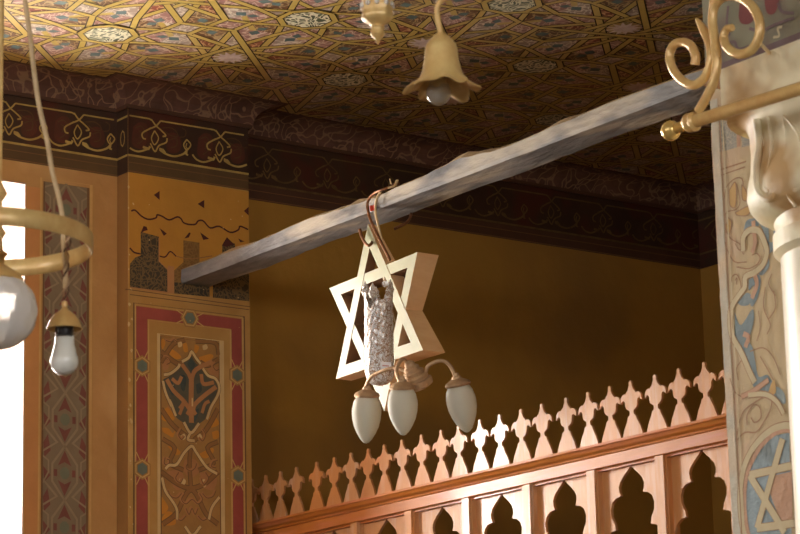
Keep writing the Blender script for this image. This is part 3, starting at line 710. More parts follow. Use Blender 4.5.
# ------------------------------------------------------------------ tie beam
b = MB(); PXB = on(722, 324, y=-.4).x
NB = 60; rng = random.Random(3); vs = []
BY0, BY1, BZ0, BZ1 = -.279, -.157, 3.722, 3.783
for i in range(NB+1):
    xx = -.02+(PXB+.05)*i/NB
    j1 = .004*math.sin(i*.7)+rng.uniform(-.002, .002); j2 = .005*math.sin(i*.43+1)+rng.uniform(-.003, .003); tp = .006*math.sin(i*.37+2)+rng.uniform(-.003, .003)
    hump = sum(h_*math.exp(-((xx-c_)/s_)**2) for c_, h_, s_ in ((.30, .012, .08), (1.06, .012, .05), (1.62, .016, .06), (2.1, .014, .07)))
    ring = [(BY0-j1*.3, BZ0), (BY0-.004-j1*.3, BZ0+.010), (BY0-.002, BZ1-.014+tp+hump*.5), (BY0+.03, BZ1+.004+tp+hump), (BY0+.06, BZ1+.004+tp+hump*.5), (BY1, BZ1+tp), (BY1+j2*.4, BZ0+.006+j2), (BY1-.008, BZ0-.002+j2*.6)]
    vs += [(xx, a, z_) for a, z_ in ring]
fs = []; fm = []
for i in range(NB):
    for k in range(8):
        l = (k+1) % 8; f_ = (i*8+k, i*8+l, (i+1)*8+l, (i+1)*8+k)
        b_m = M['beam_top'] if k in (2, 3, 4) else M['beam']
        fs.append((f_, b_m))
b.add(vs, [f for f, m_ in fs if m_ is M['beam']], M['beam']); b.add(vs, [f for f, m_ in fs if m_ is not M['beam']], M['beam_top'])
b.add(vs[:8], [tuple(range(8))], M['beam']); b.add(vs[-8:], [tuple(reversed(range(8)))], M['beam'])
o = b.build('tie_beam', label='weathered grey wooden tie beam spanning from painted pier to marble column', category='beam')

# ------------------------------------------------------------------ right painted pillar, spandrel wall
w = MB(); XPL = PXB
w.box((XPL, -.40, 0), (XPL+1.2, -.12, ZC+.05), M['r_tan'])
P_ = Paint(w, NY, y=-.4); P_.lift = .0003
def tr(pts, off): return [(a, b+off) for a, b in pts]
q = P_.crop(710, 150, 5.93)
xe = lambda yy: XPL
w.poly([(XPL+.0, -.4012, 2.0), (XPL+.028, -.4012, 2.0), (XPL+.028, -.4012, 3.62), (XPL, -.4012, 3.62)], M['r_edge'], NY)
w.ribbon([(XPL+.034, -.402, 2.0), (XPL+.034, -.402, 3.60)], .004, M['r_line'], NY)
w.ribbon([(XPL+.044, -.402, 2.0), (XPL+.044, -.402, 3.58)], .004, M['r_cream'], NY)
q.fill([(10, -250), (150, -270), (160, -15), (35, 20), (14, 20)], 'r_grey', 2)
q.line([(165, -260), (172, -20)], .012, 'r_pink', 3, sm=False)
q.fill([(180, -270), (240, -280), (250, -30), (190, -15)], 'r_grey', 2)
q.line([(66, 534), (66, 150), (210, 100)], .004, 'r_line', 3, sm=False)
q.line([(40, 125), (215, 68)], .004, 'r_line', 3, sm=False)
for t in ([(115, 240), (150, 190), (158, 260), (150, 340), (120, 325)], [(190, 205), (215, 240), (228, 295), (195, 292)], [(150, 372), (235, 330), (248, 350), (222, 388), (168, 388)], [(110, 400), (130, 430), (115, 500), (95, 470)]):
    q.blob(t, 'r_gold', 3); q.line(t+[t[0]], .003, 'r_line', 4)
for t in ([(85, 300), (100, 220), (150, 170), (190, 170), (200, 210)], [(160, 200), (180, 300), (160, 350), (100, 370), (90, 420)], [(200, 300), (240, 310), (250, 340)], [(90, 440), (120, 520), (180, 560), (200, 620)]):
    q.line(t, .003, 'r_line', 4)
Bx = 534
for t in ([(198, 500), (212, 432), (240, 408), (292, 412), (280, 470), (235, 470)], [(290, 425), (340, 430), (352, 520), (345, 620), (320, 600), (322, 500)], [(375, 435), (425, 450), (415, 560), (385, 580)],
          tr([(335, 10), (400, 20), (380, 60), (350, 90), (352, 155), (312, 210), (285, 185), (335, 120)], Bx), tr([(232, 235), (285, 205), (302, 240), (288, 330), (255, 392), (240, 372), (262, 270), (232, 300)], Bx),
          tr([(165, 372), (215, 315), (245, 330), (235, 382), (190, 390)], Bx), tr([(148, 430), (185, 505), (252, 410), (262, 480), (235, 590), (255, 640), (270, 720), (290, 810), (340, 800), (380, 850), (440, 905), (440, 975), (330, 900), (262, 875), (200, 710), (155, 610)], Bx)):
    q.blob(t, 'r_blue', 3)
for t, ww in (([(200, 600), (200, 520), (235, 478), (290, 480), (322, 540), (340, 604), (320, 674), (270, 724), (212, 754), (210, 810), (180, 854), (140, 914), (122, 974), (130, 1090), (190, 1205), (235, 1310), (268, 1380)], .016),):
    q.line(t, ww+.004, 'r_line', 5); q.line(t, ww, 'r_cream', 6)
for t in ([(260, 420), (262, 470), (270, 560), (250, 610)], [(268, 740), (280, 800), (250, 880)], [(200, 1090), (230, 1110), (212, 1170)]):
    q.line(t, .014, 'r_pink', 5)
for t in (tr([(130, 250), (135, 215), (160, 205), (180, 240), (190, 300)], Bx), tr([(150, 240), (160, 225), (160, 265)], Bx), tr([(90, 10), (110, 70), (150, 130), (220, 130)], Bx), tr([(150, 20), (180, 60), (210, 0)], Bx),
          tr([(160, 160), (230, 170), (290, 140)], Bx), tr([(250, 90), (280, 80), (300, 110), (280, 150)], Bx), tr([(330, 280), (320, 400), (360, 500), (340, 560)], Bx), tr([(380, 300), (390, 400), (350, 470)], Bx),
          tr([(240, 660), (320, 640), (380, 700), (420, 800)], Bx), tr([(300, 690), (340, 760), (400, 870)], Bx), tr([(170, 830), (160, 760), (200, 700)], Bx), tr([(290, 420), (300, 520), (280, 600)], Bx),
          tr([(120, 820), (150, 900), (190, 930)], Bx), tr([(370, 200), (350, 260), (390, 330)], Bx)):
    q.line(t, .003, 'r_line', 4)
q.line(tr([(190, 930), (260, 895), (350, 830)], Bx), .016, 'r_line', 6); q.line(tr([(190, 930), (260, 895), (350, 830)], Bx), .011, 'r_pink', 7)
q.line(tr([(230, 920), (330, 915), (400, 960), (440, 1030)], Bx), .018, 'r_line', 6); q.line(tr([(230, 920), (330, 915), (400, 960), (440, 1030)], Bx), .012, 'r_cream', 7)
q.blob(tr([(365, 850), (385, 830), (392, 905), (350, 915)], Bx), 'r_gold', 5)
q = P_.crop(710, 400, 3.99)
for t in ([(105, 160), (128, 60), (165, 20), (240, -20), (245, 30), (215, 90), (185, 128), (140, 130), (105, 165)], [(150, 100), (150, 60), (175, 20), (200, 30), (205, 70), (180, 90), (165, 70)]):
    q.line(t, .004, 'r_line', 4)
q.blob([(318, 130), (250, 148), (200, 195), (160, 260), (142, 330), (140, 420), (155, 540), (200, 640), (318, 640)], 'r_sky', 3)
arc = [(330, 105), (300, 102), (250, 118), (200, 160), (160, 215), (132, 290), (122, 400), (135, 520), (170, 620)]
q.line(arc, .022, 'r_line', 4); q.line(arc, .017, 'r_cream', 5)
arc2 = [(330, 125), (300, 122), (258, 135), (212, 178), (178, 230), (150, 300), (140, 400), (152, 520), (185, 610)]
q.line(arc2, .012, 'r_pink', 4.5)
q.fill([(255, 302), (330, 285), (330, 480), (285, 490), (240, 370)], 'r_pink', 5)
for t in ([(160, 300), (350, 258)], [(160, 300), (272, 480), (300, 530)], [(292, 155), (190, 512)], [(190, 512), (350, 490)]):
    q.line(t, .022, 'r_line', 5.6+.1*len(t), sm=False); q.line(t, .019, 'r_cream', 8, sm=False)
# chipped plaster along the arris
rg = random.Random(5); zz = 2.0
while zz < 3.7:
    h_ = rg.uniform(.03, .12)
    w.box((XPL-rg.uniform(.001, .006), -.398, zz), (XPL+.01, -.38, zz+h_), M['r_pink']); zz += h_
w.build('painted_pillar', label='tall plaster pillar painted with faded blue vines and a star roundel, behind marble column', category='pillar')

YSF = -.80
sxl = on(704, 40, y=YSF).x; sz0 = on(717, 77, y=YSF).z
w = MB(); w.box((sxl, YSF, sz0), (6.2, -.41, ZC+.05), M['s_green'])
q = Paint(w, NY, y=YSF).crop(690, 0, 6.67)
q.blob([(335, 20), (328, 110), (345, 155), (390, 162), (428, 130), (425, 60), (390, -20), (340, -30)], 's_red', 2)
q.blob([(498, -30), (508, 60), (530, 95), (570, 85), (598, 0), (590, -40)], 's_red', 2)
q.fill([(100, 480), (110, 455), (230, 415), (760, 205), (760, 280), (240, 470)], 's_purple', 2)
for t in ([(240, 300), (300, 280), (330, 330), (420, 300)], [(400, 190), (480, 210), (560, 170), (700, 120)], [(590, 20), (620, 80), (700, 90)], [(440, 60), (470, 120), (500, 150)], [(260, 40), (250, 150), (270, 240)]):
    q.line(t, .008, 's_purple', 3)
q.line([(560, 250), (600, 240), (590, 190), (620, 180)], .006, 'r_cream', 3)
w.build('wall_spandrel', kind='structure')
w = MB(); w.box((sxl-.004, YSF-.012, sz0-.012), (6.2, -.41, sz0+.003), M['ledge']); w.build('trim_2', kind='structure')

# ------------------------------------------------------------------ marble column
YA = -.86; AL = on(721, 100, y=YA).x; zA1 = sz0-.012; zA0 = on(722, 120, y=YA).z; HW = .235
ax, ay = AL+HW, YA+HW
t0 = depth(Vector((ax, ay, 3.5)))
col = thing('marble_column', (ax, ay, 0), 'cream marble column with scroll-carved capital under a square abacus', 'column')
b = MB(); b.box((ax-HW, ay-HW, zA0), (ax+HW, ay+HW-.03, zA1), M['marble']); b.build('abacus', col)
def pxr(px, py):  # radius so that the silhouette falls there
    n_ = Vector((CD.x, CD.y, 0)).normalized(); q_ = ray(px, py); P = CAM+q_*((Vector((ax, ay, 0))-CAM).dot(n_)/q_.dot(n_))
    h_ = Vector((-n_.y, n_.x, 0)); return abs((P-Vector((ax, ay, P.z))).dot(h_)), P.z
b = MB(); prof = []
for a in ((728, 118), (737, 116), (745, 121), (750, 132), (752, 150), (751.5, 170), (748.5, 186), (748, 197), (751, 207), (758, 215), (768, 220), (779, 223)):
    prof.append(pxr(*a))
def sqr(r, h, a):
    c_, s_ = abs(math.cos(a+.96)), abs(math.sin(a+.96)); k_ = (c_**3.2+s_**3.2)**(-1/3.2); kk = 1+(k_-1)*.9
    return r*kk/1.0, h
b.lathe([(r*.95, h) for r, h in prof], (ax, ay, 0), (0, 0, 1), M['marble'], 64, lambda r, h, a: (r*(1+.0*a)*(((abs(math.cos(a))**3+abs(math.sin(a))**3)**(-1/3)-1)*.45+1), h))
cap = b.build('capital', col, sharp=60)
# carved scrolls standing proud of the bell
b = MB(); YC = ay-(prof[4][0]*.95)+.001
def ct(pts, r): b.tube([on(730+x_/2.81, 50+y_/2.81, y=YC) for x_, y_ in spline([Vector(v) for v in pts], 5)], r, M['marble'], 8)
ct([(75, 195), (82, 260), (74, 330), (76, 385), (92, 412), (115, 418), (132, 398), (128, 372), (112, 372), (104, 388), (114, 396)], .009)
ct([(150, 185), (170, 205), (192, 240), (197, 300)], .004)
ct([(150, 185), (158, 260), (150, 330), (160, 400), (185, 440)], .004)
ct([(196, 335), (180, 350), (176, 375), (188, 392), (205, 380)], .008)
ct([(105, 190), (118, 260), (110, 330)], .005)
b.build('scroll_carving', col)
rs, _ = pxr(785.5, 330); rr_, zr1 = pxr(777, 214); _, zr0 = pxr(777, 243)
b = MB(); b.lathe([(rs*.98, zr1+.02), (rr_, zr1+.004), (rr_*1.04, zr1-.01), (rr_*1.02, zr1-.03), (rs*1.01, zr1-.045), (rs*1.07, zr0+.02), (rs*1.07, zr0-.02), (rs, zr0-.035)], (ax, ay, 0), (0, 0, 1), M['marble'], 48); b.build('necking_ring', col)
b = MB(); b.lathe([(rs*1.12, 0.0), (rs*1.12, .1), (rs*1.03, .12), (rs, zr0-.03), (rs*.97, zr1)], (ax, ay, 0), (0, 0, 1), M['marble_shaft'], 48); b.build('shaft', col)

# ------------------------------------------------------------------ brass scroll bracket and rod
YK = -1.02
K = lambda x_, y_: on(640+x_/3.81, y_/3.81, y=YK)
br = thing('scroll_bracket', tuple(K(190, 470)), 'brass scroll bracket carrying a horizontal rod with ball finial before marble column', 'bracket')
mpx = depth(K(190, 440))/F
p0 = K(190, 472); p1 = on(800, 88.5, y=YK); dirx = Vector((1, 0, 0)); p0 = Vector((p0.x, YK, (p0.z+p1.z)/2)); 
P0 = K(190, 468); P1 = on(800, 88.5, y=YK); rd = (P1-P0).normalized(); P1 = P0+rd*2.6; zr = P0.z
b = MB(); b.tube([P0, P1], 6.6*mpx, M['brass_bracket'], 20); b.build('rod', br)
b = MB()
b.tube([P0+rd*s_ for s_ in (-.012, -.006, .004, .010, .016, .022)], [7*mpx, 9.4*mpx, 10*mpx, 9.2*mpx, 10*mpx, 7*mpx], M['brass_bracket'], 24)
b.build('collar', br)
bc = K(117, 484); bc = Vector((bc.x, YK, zr-.002))
b = MB(); b.lathe([(0.0001, -10.4*mpx)]+[(10.4*mpx*math.sin(t*math.pi/14), -10.4*mpx*math.cos(t*math.pi/14)) for t in range(1, 14)]+[(.0001, 10.4*mpx)], bc, (1, 0, 0), M['ball'], 28)
b.tube([bc+Vector((.012, 0, 0)), P0], 5.6*mpx, M['ball'], 16)
b.build('ball_finial', br)
def sc_(name, pts, r, taper=None, dy=0):
    b = MB(); q_ = spline([Vector(v) for v in pts], 7); n_ = len(q_)
    R_ = [r*mpx*(taper(i/(n_-1)) if taper else 1) for i in range(n_)]
    b.tube([K(v[0], v[1])+Vector((0, dy, 0)) for v in q_], R_, M['brass_bracket'], 12); return b.build(name, br)
sc_('scroll', [(222, 425), (258, 362), (284, 300), (293, 230), (284, 150), (276, 80), (284, 25), (320, -12), (375, -12), (428, 25), (456, 85), (450, 150), (420, 194), (375, 206), (336, 184), (319, 145), (330, 112), (352, 105)], 4.9, lambda t: 1-.25*max(0, t-.8)/.2)
sc_('scroll', [(211, 72), (225, 92), (246, 130), (264, 185), (264, 235), (244, 290), (205, 322), (165, 312), (126, 272), (108, 218), (120, 176), (152, 160), (188, 172), (207, 212), (204, 247)], 4.7, lambda t: .35+.65*min(1, t/.12), .004)
sc_('scroll', [(310, -60), (272, -20), (262, 40), (262, 110), (272, 170)], 4.4, None, .012)
sc_('leaf', [(280, 120), (290, 170), (300, 198), (312, 222)], 3.2, lambda t: 1-.7*t, -.006)
b = MB(); e1 = K(458, 165); e2 = K(502, 212); e2 = on(640+502/3.81, 212/3.81, y=YSF-.01)
b.tube([e1, e2], 1.9*mpx, M['brass_bracket'], 8); b.lathe([(.001, -.012), (.011, -.01), (.011, .01), (.001, .012)], e2, (0, 1, 0), M['brass_bracket'], 12); b.build('wall_tie', br)

# ------------------------------------------------------------------ hexagram hanging from the beam
YH = -.295; DEP = .085
fx = [(368, 224), (336, 379), (423, 350)]; fd = [(329, 288), (417, 252), (384, 411)]
st = thing('hanging_star', tuple(on(376, 317, y=YH+DEP/2)), 'pale gold painted wooden six-pointed star hanging from the grey beam', 'star')
def triframe(vs, name, dy, wd, deps):
    A = [on(*v, y=YH) for v in vs]; c = (A[0]+A[1]+A[2])/3
    A = [Vector((a.x, YH+dy, a.z)) for a in A]; c = Vector((c.x, YH+dy, c.z))
    # inner outline: edges moved in by wd
    I = []
    for i in range(3):
        a, p_, n_ = A[i], A[i-1], A[(i+1) % 3]
        e1 = (p_-a).normalized(); e2 = (n_-a).normalized(); half_ = math.acos(max(-1, min(1, e1.dot(e2))))/2
        bis = (e1+e2).normalized(); I.append(a+bis*wd/math.sin(half_))
    b = MB(); D_ = [Vector((0, d_-2*abs(dy), 0)) for d_ in deps]
    for i in range(3):
        j = (i+1) % 3
        f4 = [A[i], A[j], I[j], I[i]]; k4 = [A[i]+D_[i], A[j]+D_[j], I[j]+D_[j], I[i]+D_[i]]
        ctr = sum(f4+k4, Vector())/8
        def face(vs_, m_):
            n_ = (vs_[1]-vs_[0]).cross(vs_[2]-vs_[0]); c_ = sum(vs_, Vector())/4
            b.add(vs_ if n_.dot(c_-ctr) > 0 else vs_[::-1], [(0, 1, 2, 3)], M[m_])
        face(f4, 'star_face'); face(k4, 'star_face')
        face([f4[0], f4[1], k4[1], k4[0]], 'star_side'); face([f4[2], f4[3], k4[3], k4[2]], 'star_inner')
    return b.build(name, st)
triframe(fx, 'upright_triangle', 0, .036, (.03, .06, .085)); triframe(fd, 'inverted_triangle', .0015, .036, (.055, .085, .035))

hk = thing('wire_hook', tuple(on(371, 190, y=-.30)), 'rusty copper wire looped over the beam holding the star', 'wire')
H = lambda x_, y_, yy=-.298: on(340+x_/4.45, 170+y_/4.45, y=yy)
def wire(name, pts, r, m='copper', par=hk):
    b = MB(); b.tube(spline([H(*p_) for p_ in pts], 5), r, M[m], 8); return b.build(name, par)
wire('wire', [(262, 62, -.22), (240, 66, -.25), (200, 84, -.292), (150, 106, -.296), (124, 142, -.297), (127, 195, -.298), (150, 255, -.302), (182, 320, -.302), (215, 385, -.302), (222, 400, -.302)], .0048)
wire('wire', [(88, 264, -.31), (98, 300, -.31), (122, 334, -.312), (140, 326, -.30), (150, 290, -.25), (140, 262, -.24)], .005)
wire('wire', [(252, 48, -.24), (240, 72, -.27), (190, 88, -.292), (163, 130, -.296), (158, 188, -.297), (170, 245, -.296), (186, 312, -.296)], .0038, 'cord')
wire('hook', [(316, 186, -.16), (314, 208, -.18), (298, 232, -.2), (268, 250, -.22), (242, 262, -.24)], .0045)
wire('wire_end', [(222, 40, -.24), (228, 62, -.25)], .002, 'cord'); wire('wire_end', [(258, 44, -.24), (250, 70, -.25)], .002, 'cord')
b = MB(); tp_ = [H(135, 160, -.2855), H(158, 156, -.2855), H(160, 180, -.2855), H(138, 182, -.2855)]; b.prism(tp_, (0, -.004, 0), M['redtape']); b.build('red_tape', hk, label='small red tape patch')

# ------------------------------------------------------------------ silver cylinder
YV = -.40
cb = on(380, 378, y=YV); ct_ = on(379, 305, y=YV); tv = depth(cb); m1 = tv/F
sv = thing('silver_case', tuple(cb), 'chased silver cylinder with a crown-like top hanging before the gold star', 'ornament')
b = MB(); Rc = 14.6*m1; Hc = (on(379, 296, t=tv)-on(380, 376, t=tv)).length; axv = (on(378.5, 296, t=tv)-on(379.5, 376, t=tv)).normalized(); base = on(379.5, 376, t=tv)
rg = random.Random(11); noise = {}
def bumpy(r, h, a):
    k_ = .0014*math.sin(a*9+h*90)*math.sin(h*110-a*4)+.001*math.sin(a*17-h*160)
    top = max(0, (h-Hc*.8)/(Hc*.2)); an = a % (2*math.pi)
    hh = h+top*(.026*math.sin(a*2+.7)+.012*math.sin(a*6))
    return (r+k_ if r > .02 else r), hh
pr = [(.001, -.030), (.022, -.026), (.036, -.016), (Rc*.93, -.002), (Rc, .012)]+[(Rc*(1-.04*(i/30)), .012+(Hc-.012)*i/30) for i in range(1, 31)]+[(Rc*.9, Hc-.002), (Rc*.88, Hc*.5), (Rc*.86, .02), (.001, 0)]
b.lathe(pr, base, axv, M['silver'], 72, bumpy); b.build('case_body', sv)
b = MB()
for k in range(5):
    a = k*2*math.pi/5+.5; c_ = base+axv*(Hc+.008+.012*math.sin(a*2+.7))+Rc*.92*(math.cos(a)*CR+math.sin(a)*CD)
    b.lathe([(.001, -.02), (.009, -.012), (.013, 0), (.008, .010), (.010, .016), (.004, .024), (.001, .032)], c_, axv, M['silver'], 10)
b.build('crown_finials', sv)
b = MB(); tg = [on(380.5, 361, t=tv), on(391, 361.5, t=tv), on(391, 369, t=tv), on(380.5, 368.5, t=tv)]; tg = [v-CD*(Rc+.016) for v in tg]
b.prism(tg, CD*.0015, M['paper']); b.ribbon([tg[0].lerp(tg[3], .5)+CR*.006-CD*.0006, tg[1].lerp(tg[2], .5)-CR*.006-CD*.0006], .004, M['paper_ink'], -CD); b.build('paper_tag', sv, label='small white paper tag')
b = MB(); b.tube(spline([on(385, 300, t=tv), on(387, 285, t=tv+.03), on(384, 278, t=tv+.05), on(390, 300, t=tv), on(395, 322, t=tv-.02)], 5), .002, M['bronze'], 6)
b.lathe([(.001, -.004), (.010, -.002), (.010, .002), (.001, .004)], on(385, 284, t=tv), CD, M['silver'], 10); b.build('hanging_wire', sv)

# ------------------------------------------------------------------ three-arm lamp
YT = -.46
c0 = on(418.5, 381, y=YT); tt = depth(c0); m2 = tt/F
lp = thing('three_arm_lamp', tuple(c0), 'bronze three-arm lamp with frosted flame-shaped shades hanging below the gold star', 'lamp')
q2 = lambda px, py, dt=0: on(px, py, t=tt+dt)
axc = (q2(407, 357, -.012)-q2(417, 381)).normalized(); 
b = MB(); u_ = m2
b.lathe([(.001, -6*u_), (11*u_, -6*u_), (15*u_, -4*u_), (15.5*u_, -1*u_), (15.5*u_, 2*u_), (13*u_, 3*u_), (13.5*u_, 6*u_), (12*u_, 8*u_), (10.5*u_, 8.5*u_), (11*u_, 12*u_), (9*u_, 13.5*u_), (8*u_, 14*u_), (8*u_, 17*u_), (6*u_, 18.5*u_), (5.5*u_, 19*u_), (5*u_, 22*u_), (2.5*u_, 24*u_), (.001, 25*u_)], q2(417.5, 383), axc, M['bronze'], 36)
b.build('canopy', lp, sharp=30)
arms = [([(425, 377), (427, 368), (431, 364), (439, 361), (446, 362), (451.5, 368), (455, 376)], (457, 380), (467.5, 432.5), 0),
        ([(408, 364), (403, 359.5), (398.5, 364), (396.5, 371), (399, 380)], (402, 383), (403.5, 435.5), -.06),
        ([(408, 372), (394, 368), (380, 372), (370, 378), (366.5, 386)], (367, 391), (366, 443.5), .13)]
sm_ = None
for pts, top, tip, dt in arms:
    n_ = len(pts); b = MB(); b.tube(spline([q2(a, c, dt*i/(n_-1)) for i, (a, c) in enumerate(pts)], 6), 2.0*u_, M['bronze'], 10); arm_ = b.build('arm', lp)
    A_ = q2(top[0], top[1], dt); B_ = q2(tip[0], tip[1], dt); dn = (B_-A_).normalized(); L_ = (B_-A_).length
    b = MB(); b.lathe([(.001, -7*u_), (2.6*u_, -7*u_), (3.2*u_, -4*u_), (4.5*u_, -3.5*u_), (5*u_, -1.5*u_), (9*u_, .5*u_), (12*u_, 2.2*u_), (13.2*u_, 4.5*u_), (12.4*u_, 6.4*u_), (10.5*u_, 6.2*u_), (.001, 5.8*u_)], A_, dn, M['bronze'], 28); b.build('shade_holder', arm_)
    prf = [(.001, .085), (.55, .09), (.74, .13), (.90, .22), (.985, .34), (1, .42), (.96, .54), (.84, .68), (.64, .81), (.40, .92), (.20, .98), (.06, .998), (.001, 1.0)]
    b = MB(); b.lathe([(r*15.1*u_, h*L_) for r, h in prf], A_, dn, M['frost'], 32); b.build('glass_shade', arm_, label='frosted flame-shaped glass shade')

# ------------------------------------------------------------------ ring chandelier at the left
TC = 5.25; m3 = TC/F
rc = on(-20, 243, t=TC)
ch = thing('ring_chandelier', tuple(rc), 'brass hoop chandelier at left edge with a round cut-glass globe', 'chandelier')
b = MB(); RR = 111*m3; seg = 72; hb = .0185; vs = []
for k in range(seg):
    a = 2*math.pi*k/seg; c_, s_ = math.cos(a), math.sin(a)
    for rr, zz in ((RR, -hb), (RR+.003, -hb*.85), (RR+.003, hb*.85), (RR, hb), (RR-.004, hb*.8), (RR-.004, -hb*.8)): vs.append(rc+Vector((rr*c_, rr*s_, zz)))
fs = [(k*6+i, ((k+1) % seg)*6+i, ((k+1) % seg)*6+(i+1) % 6, k*6+(i+1) % 6) for k in range(seg) for i in range(6)]
b.add(vs, fs, M['brass_front'], True); b.build('hoop', ch, sharp=50)
gc = on(-2, 311, t=TC-.02); 
b = MB(); Rg = 39*m3
b.lathe([(Rg*.3*0+.001, -Rg)]+[(Rg*math.sin(t*math.pi/28), -Rg*math.cos(t*math.pi/28)) for t in range(1, 28)], gc, (0, 0, 1), M['cut'], 40, lambda r, h, a: (r*(1+.022*math.cos(a*14+h*60)*math.cos(h*95)), h))
b.build('glass_globe', ch, sharp=12, label='round cut-glass globe')
b = MB(); b.lathe([(Rg*.62, Rg*.72), (Rg*.66, Rg*.80), (Rg*.6, Rg*.9), (Rg*.42, Rg*1.05), (Rg*.24, Rg*1.16), (Rg*.14, Rg*1.24), (.012, Rg*1.4), (.018, Rg*1.5), (.009, Rg*1.6), (.007, Rg*1.9), (.014, Rg*2.05), (.007, Rg*2.2), (.006, Rg*2.9), (.016, Rg*3.1), (.010, Rg*3.25), (.005, Rg*3.4), (.005, ZC-gc.z)], gc, (0, 0, 1), M['brass_front'], 20); b.build('stem', ch)
for k in range(3):
    a = math.atan2(-CR.y, -CR.x)+(k-1)*.9; b = MB(); b.tube(spline([gc+Vector((0, 0, Rg*1.95)), gc.lerp(rc, .3)+Vector((RR*.4*math.cos(a), RR*.4*math.sin(a), Rg*1.2)), rc+Vector((RR*math.cos(a), RR*math.sin(a), 0))], 6), .004, M['brass_front'], 8); b.build('spoke', ch)

def cordpts(pts, t): return spline([on(a, c, t=t) for a, c in pts], 6)
TB = 5.3; m4 = TB/F
top = on(25, 0, t=TB); capt = on(66, 301, t=TB)
bl = thing('bulb_pendant', tuple(on(64.5, 375, t=TB)), 'white light bulb under a small brass cap hanging on a dusty cord at left', 'lamp')
b = MB(); pts = cordpts([(25, 0), (30, 35), (34, 70), (39, 105), (47, 140), (52, 170), (59, 198), (63, 222), (63.5, 245), (65.5, 268), (65, 288)], TB)
up = pts[0]; pts = [Vector((up.x, up.y, ZC)), Vector((up.x, up.y, up.z+.3))]+pts
b.tube(pts, 2.5*m4, M['cord'], 10); b.build('cord', bl)
for k_, (ph, mm) in enumerate(((0, 'cord_dark'), (2.2, 'bronze'))):
    b = MB(); b.tube([on(66+2.6*math.sin(i*.55+ph)+(2 if i < 6 else 0), 236+i*2.1, t=TB+.006*math.cos(i*.55+ph)) for i in range(31)], 1.1*m4, M[mm], 6); b.build('twisted_wire', bl)
axb = Vector((0, 0, 1)); cb_ = on(64.5, 329, t=TB)
b = MB(); b.lathe([(.001, 29*m4), (2.6*m4, 28*m4), (3.4*m4, 25*m4), (2.6*m4, 22*m4), (4.2*m4, 19.5*m4), (6*m4, 18*m4), (11*m4, 14*m4), (15*m4, 8*m4), (17.2*m4, 2*m4), (18*m4, 0), (17*m4, -.4*m4), (14*m4, 5*m4), (.001, 9*m4)], cb_, axb, M['brass_front'], 32); cap_ = b.build('cap', bl)
b = MB(); b.lathe([(.001, 8*m4), (9*m4, 6*m4), (9.5*m4, -3*m4), (8*m4, -7*m4), (.001, -7*m4)], cb_, axb, M['black'], 24); b.build('socket', cap_)
b = MB(); bc_ = on(64.5, 361.5, t=TB)
b.lathe([(.001, -14*m4)]+[(14*m4*math.sin(t*math.pi/20), -14*m4*math.cos(t*math.pi/20)) for t in range(1, 14)]+[(11.4*m4, 12*m4), (10*m4, 17*m4), (9.6*m4, 26*m4), (.001, 26*m4)], bc_, axb, M['bulb_white'], 28); b.build('bulb', bl)

# ------------------------------------------------------------------ flower lamp and pendant tip at the top
TF = 5.2; m5 = TF/F
bc_ = on(441, 40, t=TF)
fl = thing('flower_lamp', tuple(bc_), 'brass flower-shaped lamp with flared petals and clear bulb hanging at top centre', 'lamp')
def petal(r, h, a):
    k_ = max(0, (-h/m5-36)/14); k_ = min(1, k_)
    s_ = abs(math.cos(a*3+.55))
    return r*(1-.34*k_*(1-s_**.7)+.03*k_*math.sin(a*11)), h+m5*k_*(8*(1-s_)-3+1.5*math.sin(a*9))
b = MB(); prf = [(1, 8), (4, 7), (8, 4), (12, -1), (15, -5), (16.3, -10), (17, -18), (18.2, -26), (20, -34), (24, -41), (31, -46), (38, -49.5), (39.5, -51), (38.3, -51.5), (30, -48), (22, -42), (18, -34), (16, -24), (14.5, -10), (8, 0), (1, 2)]
b.lathe([(r*m5, h*m5) for r, h in prf], bc_+Vector((0, 0, 0)), (0, 0, 1), M['brass_front'], 96, petal); b.build('petal_shade', fl, sharp=60)
b = MB(); c2_ = on(438.5, 93, t=TF-.0); b.lathe([(.001, -12.5*m5)]+[(12.5*m5*math.sin(t*math.pi/20), -12.5*m5*math.cos(t*math.pi/20)) for t in range(1, 15)]+[(7*m5, 16*m5), (6*m5, 26*m5), (.001, 27*m5)], c2_, (0, 0, 1), M['bulb_clear'], 28); b.build('bulb', fl)
b = MB(); b.lathe([(.001, 0), (8*m5, 0), (9*m5, 24*m5), (.001, 26*m5)], c2_+Vector((0, 0, 14*m5)), (0, 0, 1), M['brass_front'], 16); b.build('socket', fl)
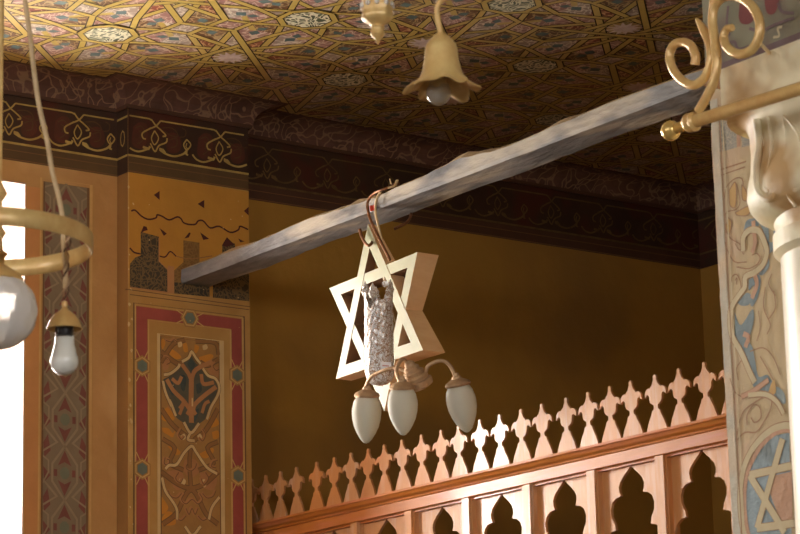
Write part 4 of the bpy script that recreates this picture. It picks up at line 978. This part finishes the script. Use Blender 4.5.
b = MB(); pts = [on(441, 36, t=TF), on(438.5, 22, t=TF), on(437, 10, t=TF), on(440, 2, t=TF), on(446, -3, t=TF), on(447, -14, t=TF)]; pts = spline(pts, 6); e_ = pts[-1]; pts += [Vector((e_.x, e_.y, e_.z+.1)), Vector((e_.x, e_.y, ZC))]
b.tube(pts, 2.9*m5, M['brass_front'], 12); b.build('stem', fl)

TD = 5.4; m6 = TD/F; pt_ = on(378, 45, t=TD)
pd = thing('pendant_lantern', tuple(pt_), 'gilded tapering tip of a hanging lantern at the top edge', 'lantern')
b = MB(); b.lathe([(r*m6, h*m6) for r, h in ((.1, 0), (1.2, 2), (2.6, 6), (5.5, 8.5), (7.2, 11), (6.6, 14), (6.4, 17), (7.4, 18.5), (6.4, 20), (8, 22), (12, 24), (15, 27), (15.8, 31), (14.6, 34), (15.4, 37), (15.2, 44), (14, 50), (15.5, 54), (12, 58), (5, 64), (3, 75), (3, (ZC-pt_.z)/m6))], pt_, (0, 0, 1), M['brass_front'], 28,
            lambda r, h, a: (r*(1+.05*math.cos(a*8)*(1 if 20*m6 < h < 58*m6 else 0)), h)); b.build('body', pd)
b = MB()
for k in range(10):
    a = k*2*math.pi/10; b.lathe([(.001, -3*m6), (2.4*m6, -1.5*m6), (2.6*m6, 1*m6), (.001, 3.4*m6)], pt_+Vector((15.6*m6*math.cos(a), 15.6*m6*math.sin(a), 41*m6)), (0, 0, 1), M['cut'], 8)
b.build('glass_beads', pd)

# ------------------------------------------------------------------ light and look
wd = bpy.data.worlds.new('world'); sc.world = wd; wd.use_nodes = True
wd.node_tree.nodes['Background'].inputs['Color'].default_value = (1, .95, .88, 1); wd.node_tree.nodes['Background'].inputs['Strength'].default_value = .3
sc.view_settings.view_transform = 'Standard'; sc.view_settings.look = 'None'; sc.view_settings.gamma = 1; sc.view_settings.use_curve_mapping = False
sc.view_settings.exposure = 0.6
sc.cycles.use_denoising = True
sc.cycles.max_bounces = 8; sc.cycles.diffuse_bounces = 5; sc.cycles.sample_clamp_indirect = 6
